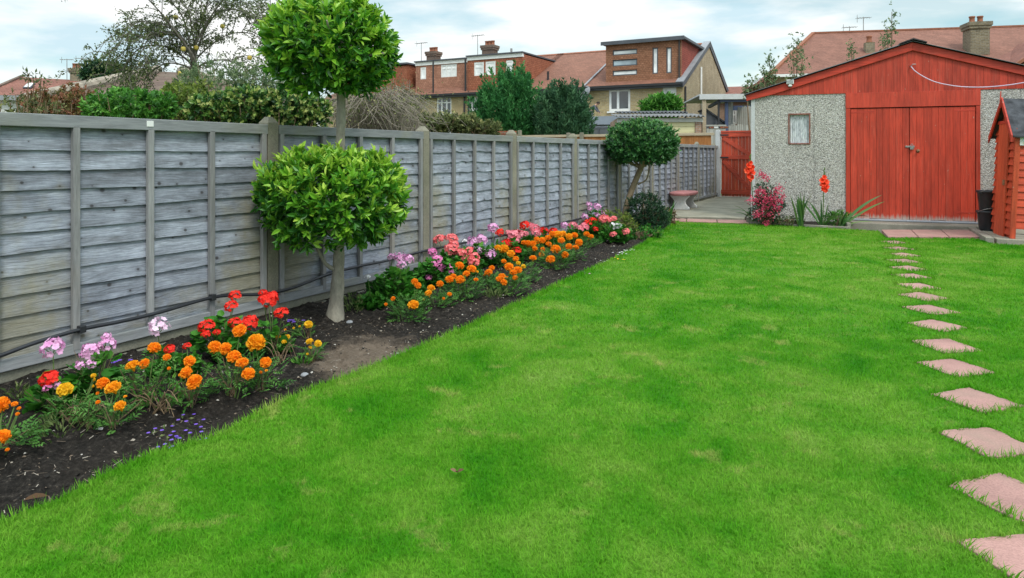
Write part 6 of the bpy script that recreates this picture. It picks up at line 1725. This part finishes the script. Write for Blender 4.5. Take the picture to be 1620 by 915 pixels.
    if base.y < 4.6:
        tw = MB()
        for q in range(9):
            a = random.uniform(0, 6.28); l = rad * random.uniform(.4, 1.0)
            limb(tw, [(random.uniform(-.02, .02), random.uniform(-.02, .02), 0), (math.cos(a) * l * .5, math.sin(a) * l * .5, H_ * .45), (math.cos(a) * l, math.sin(a) * l, H_ * random.uniform(.4, 1.0))], .0028, .0012, 4)
        tw.build('woody_stems', M['brown_stem'], r)
    st.build('stems', M['stem'], r)
    return r

def mk(c, *hs): return [(u, v, d, c) for u, v, d in hs]
A_ = flower_plant
# near group, from the picture's edge
A_('m', 'orange marigold cut by the picture edge, nearest the camera', (-4, 716), mk('or', (4, 641, 27), (4, 692, 26), (23, 640, 11), (-30, 660, 24)), .15)
A_('g', 'geranium with one scarlet head and a big lilac head on a long stalk', (82, 652), mk('red', (77, 600, 32)) + mk('magenta', (75, 613, 15)) + mk('lilac', (90, 610, 13), (84, 551, 38)), .12, .20)
A_('m', 'yellow marigold with a flat bloom beside the first scarlet geranium', (112, 668), mk('ye', (103, 617, 26), (148, 595, 9)) , .10, .12)
A_('g', 'lilac pink geranium with a cluster of five airy heads', (150, 634), mk('lilac', (142, 556, 32), (126, 578, 16), (143, 577, 17), (171, 545, 27), (168, 533, 16), (155, 548, 15)), .15, .22)
A_('m', 'marigold with an amber ball bloom and two smaller ones below', (180, 676), mk('or', (163, 607, 21), (155, 637, 8)) + mk('yo', (179, 614, 27), (190, 643, 20)), .12)
A_('m', 'marigold with amber and orange blooms under the white pink geranium', (224, 640), mk('yo', (210, 579, 23)) + mk('or', (229, 576, 18), (244, 551, 22), (264, 566, 14)), .13)
A_('g', 'geranium with a single pale blush head against the gravel board', (256, 600), mk('pinkwhite', (250, 519, 33)), .09, .16, .8)
A_('g', 'small scarlet geranium with two little heads low by the gravel board', (284, 600), mk('red', (268, 553, 19), (296, 548, 14)), .11, .13)
A_('m', 'orange marigold with two stacked ball blooms above bare twiggy stems', (302, 642), mk('or', (300, 572, 20), (295, 590, 21), (308, 605, 27)), .11)
A_('g', 'scarlet geranium with heads at two heights behind the big orange marigolds', (350, 572), mk('red', (327, 517, 27), (326, 529, 15), (343, 526, 13), (372, 468, 20), (366, 485, 22), (371, 511, 21), (395, 511, 28)), .17, .26, 1.3)
A_('g', 'tall scarlet geranium in front of the first concrete post', (428, 560), mk('red', (416, 464, 15), (425, 475, 30), (445, 496, 24), (432, 468, 16)), .13, .22)
A_('m', 'bushy marigold with a chain of six orange ball blooms', (366, 626), mk('or', (340, 550, 23), (357, 552, 21), (370, 565, 24), (383, 575, 22), (379, 524, 24), (393, 592, 22)), .16, None, 1.2)
A_('m', 'marigold with the largest amber orange bloom of the bed', (412, 614), mk('yo', (405, 543, 31)) + mk('or', (420, 574, 20)), .13)
A_('m', 'tiny marigold with three yellow buds beside the tall scarlet geranium', (450, 560), mk('ye', (440, 533, 10), (454, 534, 11), (450, 541, 10)), .05, .07, .5)
A_('m', 'tiny marigold with a single yellow bloom left of the bay trunk', (489, 535), mk('ye', (488, 514, 15)), .05, .07, .5)
A_('m', 'tiny marigold with two yellow blooms on the bare soil', (496, 566), mk('ye', (490, 541, 13), (503, 544, 13)), .06, .07, .6)
# long group past the bay tree
A_('g', 'leafy geranium with lilac heads beside the tree, close to the fence', (626, 482), mk('lilac', (620, 407, 12), (633, 409, 17), (646, 410, 15), (635, 419, 13)), .23, .26, 1.5)
A_('g', 'geranium foliage clump without much bloom beside the bay trunk', (590, 490), mk('white', (582, 438, 7)), .14, .12, 1.1)
A_('m', 'marigold with one low amber ball bloom at the front of its group', (648, 505), mk('yo', (654, 483, 18)) + mk('or', (622, 473, 8), (656, 446, 11), (661, 452, 11)), .17)
A_('m', 'marigold with a pair of amber blooms near the orchid pink geranium', (690, 488), mk('yo', (682, 457, 13), (678, 465, 12)) + mk('or', (696, 450, 12), (711, 466, 8)), .16)
A_('g', 'orchid pink geranium with a dense patch of heads', (692, 452), mk('magenta', (684, 399, 13), (692, 411, 15), (685, 419, 13), (697, 422, 17), (704, 421, 14), (713, 428, 13), (678, 439, 9)), .22, .24, 1.3)
A_('g', 'coral pink geranium with many heads near the second concrete post', (724, 438), mk('coral', (673, 385, 14), (695, 379, 16), (714, 378, 18), (714, 395, 20), (718, 388, 14), (730, 401, 16), (742, 397, 13), (736, 410, 14), (749, 407, 16), (751, 416, 14)), .24, .26, 1.3)
A_('m', 'orange marigold with seven blooms in front of the coral geranium', (728, 474), mk('or', (711, 443, 14), (728, 443, 15), (717, 438, 10), (727, 421, 15), (738, 434, 12), (746, 426, 15), (753, 443, 8)), .19, None, 1.2)
A_('m', 'small orange marigold with two blooms set a little apart', (773, 454), mk('or', (773, 432, 13), (778, 425, 10)), .13)
A_('g', 'lilac white geranium between coral heads and amber marigolds', (760, 424), mk('lilac', (749, 384, 18), (761, 380, 18), (761, 399, 13), (776, 403, 15)) + mk('white', (735, 382, 9)), .18, .24)
A_('g', 'geranium with one lilac head and one red head near the middle post', (786, 420), mk('lilac', (780, 361, 16)) + mk('red', (791, 368, 11)), .13, .24)
A_('m', 'marigold with two clusters of orange blooms at the front edge', (804, 464), mk('or', (805, 423, 15), (819, 428, 14), (812, 432, 12), (794, 438, 12), (789, 442, 10), (797, 447, 11), (815, 440, 9), (797, 414, 9)), .18, None, 1.2)
A_('m', 'marigold with one orange bloom and two lime yellow buds', (836, 446), mk('or', (843, 409, 12), (816, 410, 10)) + mk('ye', (820, 417, 8), (828, 422, 8)), .15)
A_('m', 'amber marigold row beside the dark red geranium', (800, 424), mk('yo', (788, 393, 13), (797, 395, 17), (808, 402, 13)), .15)
A_('g', 'dark red geranium with two heads among amber marigolds', (812, 416), mk('red', (803, 387, 17), (817, 398, 14)), .15, .24)
A_('g', 'pink geranium with the broadest drift of heads by the middle post', (824, 406), mk('pink', (815, 372, 20), (822, 371, 14), (811, 380, 14), (830, 370, 10), (805, 369, 11), (817, 381, 11), (846, 362, 14), (848, 369, 12), (840, 357, 10)) + mk('red', (830, 357, 14)), .20, .30, 1.2)
A_('g', 'scarlet geranium with two heads against the fence past the pink drift', (868, 394), mk('red', (860, 366, 14), (875, 367, 13)), .15, .24)
A_('m', 'marigold with eight small orange blooms behind the amber row', (850, 414), mk('or', (835, 386, 12), (843, 386, 12), (849, 379, 10), (846, 394, 9), (859, 395, 9), (857, 403, 10), (868, 387, 10), (829, 385, 10)), .17)
A_('m', 'wide marigold crowded with large orange blooms at the bed centre', (884, 424), mk('or', (858, 381, 12), (867, 377, 11), (874, 371, 11), (888, 381, 12), (879, 395, 17), (871, 411, 15), (894, 404, 12)), .20, None, 1.2)
A_('m', 'marigold crowded with orange blooms at the far end of the drift', (905, 412), mk('yo', (883, 372, 15), (890, 371, 12), (900, 375, 12)) + mk('or', (909, 373, 11), (900, 391, 12), (911, 392, 10), (916, 384, 12)), .19)
A_('g', 'blush pink geranium with four small heads behind far marigolds', (910, 386), mk('lilac', (893, 357, 11)) + mk('pink', (906, 357, 12), (918, 362, 10), (925, 359, 12)), .15, .26)
A_('m', 'last small orange marigold before the far geraniums', (932, 392), mk('or', (928, 371, 10), (935, 375, 9)), .14)
A_('g', 'red geranium with three small heads near the far end of the bed', (940, 382), mk('red', (930, 354, 12), (938, 350, 11), (942, 363, 8)), .15, .28)
A_('g', 'tall pale pink geranium standing highest near the far end', (950, 372), mk('lilac', (925, 343, 10), (932, 324, 9), (933, 331, 7), (945, 328, 12), (946, 342, 11), (957, 338, 12)), .20, .42, 1.3)
A_('g', 'far geranium mixing coral and white heads by the golden shrub', (974, 384), mk('coral', (955, 347, 14), (963, 348, 10), (971, 346, 9), (970, 371, 10), (990, 367, 12)) + mk('white', (970, 358, 11), (978, 358, 9)), .22, .26, 1.2)

# small things on the soil
def little(name, label, px, n, petal_m, leaf_n=20, s=.011, rad=.05, grp=None, h=.035):
    g = G(*px); base = Vector((g.x, g.y, bed_z(g.x, g.y))); r = thing(name, label, 'flower', base, 0, grp)
    if leaf_n:
        lf = MB(); C = rng.normal(size=(leaf_n, 3)) * np.array([rad, rad, .3 * h]) * .6 + np.array([0, 0, h * .5])
        scatter(lf, OVAL, C, rdirs(leaf_n) + np.array([0, 0, .5]), rdirs(leaf_n), .010, .024); lf.build('foliage', M['weed'], r)
    mb = MB()
    for i in range(n):
        c = np.array([random.gauss(0, rad * .6), random.gauss(0, rad * .6), h * random.uniform(.6, 1.1)]); a0 = random.random() * 6
        A = np.array([[math.cos(a0 + k * 1.2566), math.sin(a0 + k * 1.2566), .15] for k in range(5)])
        scatter(mb, PETAL, np.tile(c, (5, 1)), A, np.tile([.1, -.4, 1.0], (5, 1)), s * .8, s)
    mb.build('blossom', petal_m, r); return r
gl = 'lobelia sprigs on the bare soil'
for lab, px, n in (('sprig of purple lobelia, lowest of the little group at the lawn edge', (270, 703), 3), ('sprig of purple lobelia with the densest flowers', (274, 691), 4), ('purple lobelia sprig left of the densest one', (254, 683), 3), ('purple lobelia sprig nearest the lawn corner', (326, 694), 2), ('purple lobelia sprig above the densest one', (308, 679), 3), ('purple lobelia sprig highest in the bare soil', (292, 656), 2), ('purple lobelia sprig between its neighbours, a single flower', (281, 680), 1), ('pale purple lobelia sprig half under marigold leaves', (312, 671), 2)):
    little('lobelia', lab, px, n + 1, M['purple'], 4, .0085, .045, gl, .02)
little('lobelia', 'clump of purple lobelia between scarlet geranium and yellow marigold', (464, 520), 9, M['purple'], 26, .013, .05, gl)
little('lobelia', 'blue lobelia tucked among the near geraniums', (192, 600), 5, M['purple'], 20, .013, .04, gl, .07)
gw_ = 'white edging flowers at the far lawn edge'
for lab, px, n, m in (('white edging flowers, farthest clump along the lawn edge', (993, 398), 13, 'white'), ('white edging flowers next to the farthest clump', (984, 404), 8, 'white'), ('yellow pansy like flowers among white edging', (974, 411), 5, 'ye'), ('white edging flowers in the middle of the row', (962, 413), 8, 'white'), ('sparse white edging flowers where the row thins out', (945, 424), 6, 'white'), ('pale lilac edging flowers, nearest clump of the row', (925, 434), 5, 'lilac')):
    little('edging_flower', lab, px, n, PET[m], 24, .012, .085, gw_)
def weed(label, px, n, h, rad, m=M['weed'], lw=.012, ll=.04):
    g = G(*px); base = Vector((g.x, g.y, bed_z(g.x, g.y))); r = thing('weed', label, 'plant', base, 0, 'small weeds in the bed')
    mb = MB(); a = rng.uniform(0, 6.283, n); rr = rad * np.sqrt(rng.random(n))
    C = np.stack([rr * np.cos(a), rr * np.sin(a), h * rng.random(n)], 1); A = np.stack([np.cos(a), np.sin(a), .7 + rng.random(n)], 1)
    scatter(mb, OVAL, C, A, rdirs(n), lw, ll); mb.build('foliage', m, r); return r
weed('small pale green plant right of the bay trunk', (559, 497), 90, .14, .06)
weed('low green plant on open soil before the marigolds', (783, 472), 110, .06, .10)
weed('thin tuft of green leaves among the small yellow marigolds', (478, 572), 34, .03, .05, M['green_bush'])
weed('small leafy seedling at the gravel board left of the geraniums', (28, 636), 46, .07, .05)
weed('straggly olive weed under the two stacked orange blooms', (262, 640), 130, .11, .16, M['green_bush'], .010, .036)
weed('low weed at the foot of the first scarlet geranium', (98, 690), 120, .06, .11, M['weed'], .010, .035)
# dry bent stems
def dry_stems(label, px, n, spread):
    g = G(*px); base = Vector((g.x, g.y, bed_z(g.x, g.y))); r = tag(MB().build('x', M['brown_stem']), label, 'plant', 'dry stems in the bed'); bpy.data.objects.remove(r)
    mb = MB()
    for i in range(n):
        a = random.uniform(0, 6.28); l = random.uniform(.4, 1) * spread
        limb(mb, [(random.uniform(-.03, .03), random.uniform(-.03, .03), -.01), (math.cos(a) * l * .5, math.sin(a) * l * .4, random.uniform(.03, .12)), (math.cos(a) * l, math.sin(a) * l * .6, random.uniform(.0, .14))], .0028, .0014, 4)
    o = mb.build('dry_stems', M['brown_stem'], None); o.location = base
    tag(o, label, 'plant', 'dry stems in the bed')
dry_stems('bare brown stems sprawling below the two stacked orange blooms', (255, 648), 22, .22)
dry_stems('dry stems lying under the amber ball marigold', (140, 672), 14, .18)
dry_stems('dry twigs beside the tiny yellow marigolds', (445, 572), 10, .14)
# few larger stones and a fallen leaf
for lab, px, s in (('pale stone at the soil edge near the bare dry patch', (628, 552), .017), ('flat pale pebble in front of the lilac geraniums', (158, 673), .018), ('rounded grey stone beside the bay trunk foot', (553, 512), .024), ('bluish slate chip near the lawn edge', (426, 641), .022), ('hollow snail grey pebble on the dark soil', (482, 597), .022)):
    g = G(*px); bm = bmesh.new(); bmesh.ops.create_icosphere(bm, subdivisions=2, radius=s)
    for v_ in bm.verts:
        v_.co *= 1 + .35 * (float(fbm(v_.co.x * 40, v_.co.y * 40 + v_.co.z * 30, 3, 2))); v_.co.z *= .55
    me = bpy.data.meshes.new('stone'); bm.to_mesh(me); bm.free(); me.materials.append(M['conc_white'] if 'pale' in lab else M['lead'])
    o = bpy.data.objects.new('stone', me); col.objects.link(o); o.location = (g.x, g.y, bed_z(g.x, g.y) + s * .3); o.rotation_euler = (0, 0, random.random() * 6); tag(o, lab, 'stone', 'stones on the soil')
g = G(36, 806); mb = MB(); scatter(mb, BAY, np.zeros((1, 3)), np.array([[.8, .5, .05]]), np.array([[0, -.3, 1.0]]), .028, .075)
o = mb.build('fallen_leaf', M['dry']); o.location = (g.x, g.y, .03); tag(o, 'brown fallen leaf on soil close to the lawn edge', 'leaf')

g = G(723, 757); mb = MB(); scatter(mb, BAY, np.zeros((3, 3)), np.array([[.8, .4, .3], [-.7, .2, .35], [.1, -.6, .5]]), np.array([[0, -.3, 1.0]] * 3), .016, .03)
o = mb.build('fallen_leaf', M['dry']); o.location = (g.x, g.y, .022); tag(o, 'curled dry leaf lying alone in the middle of the lawn', 'leaf')
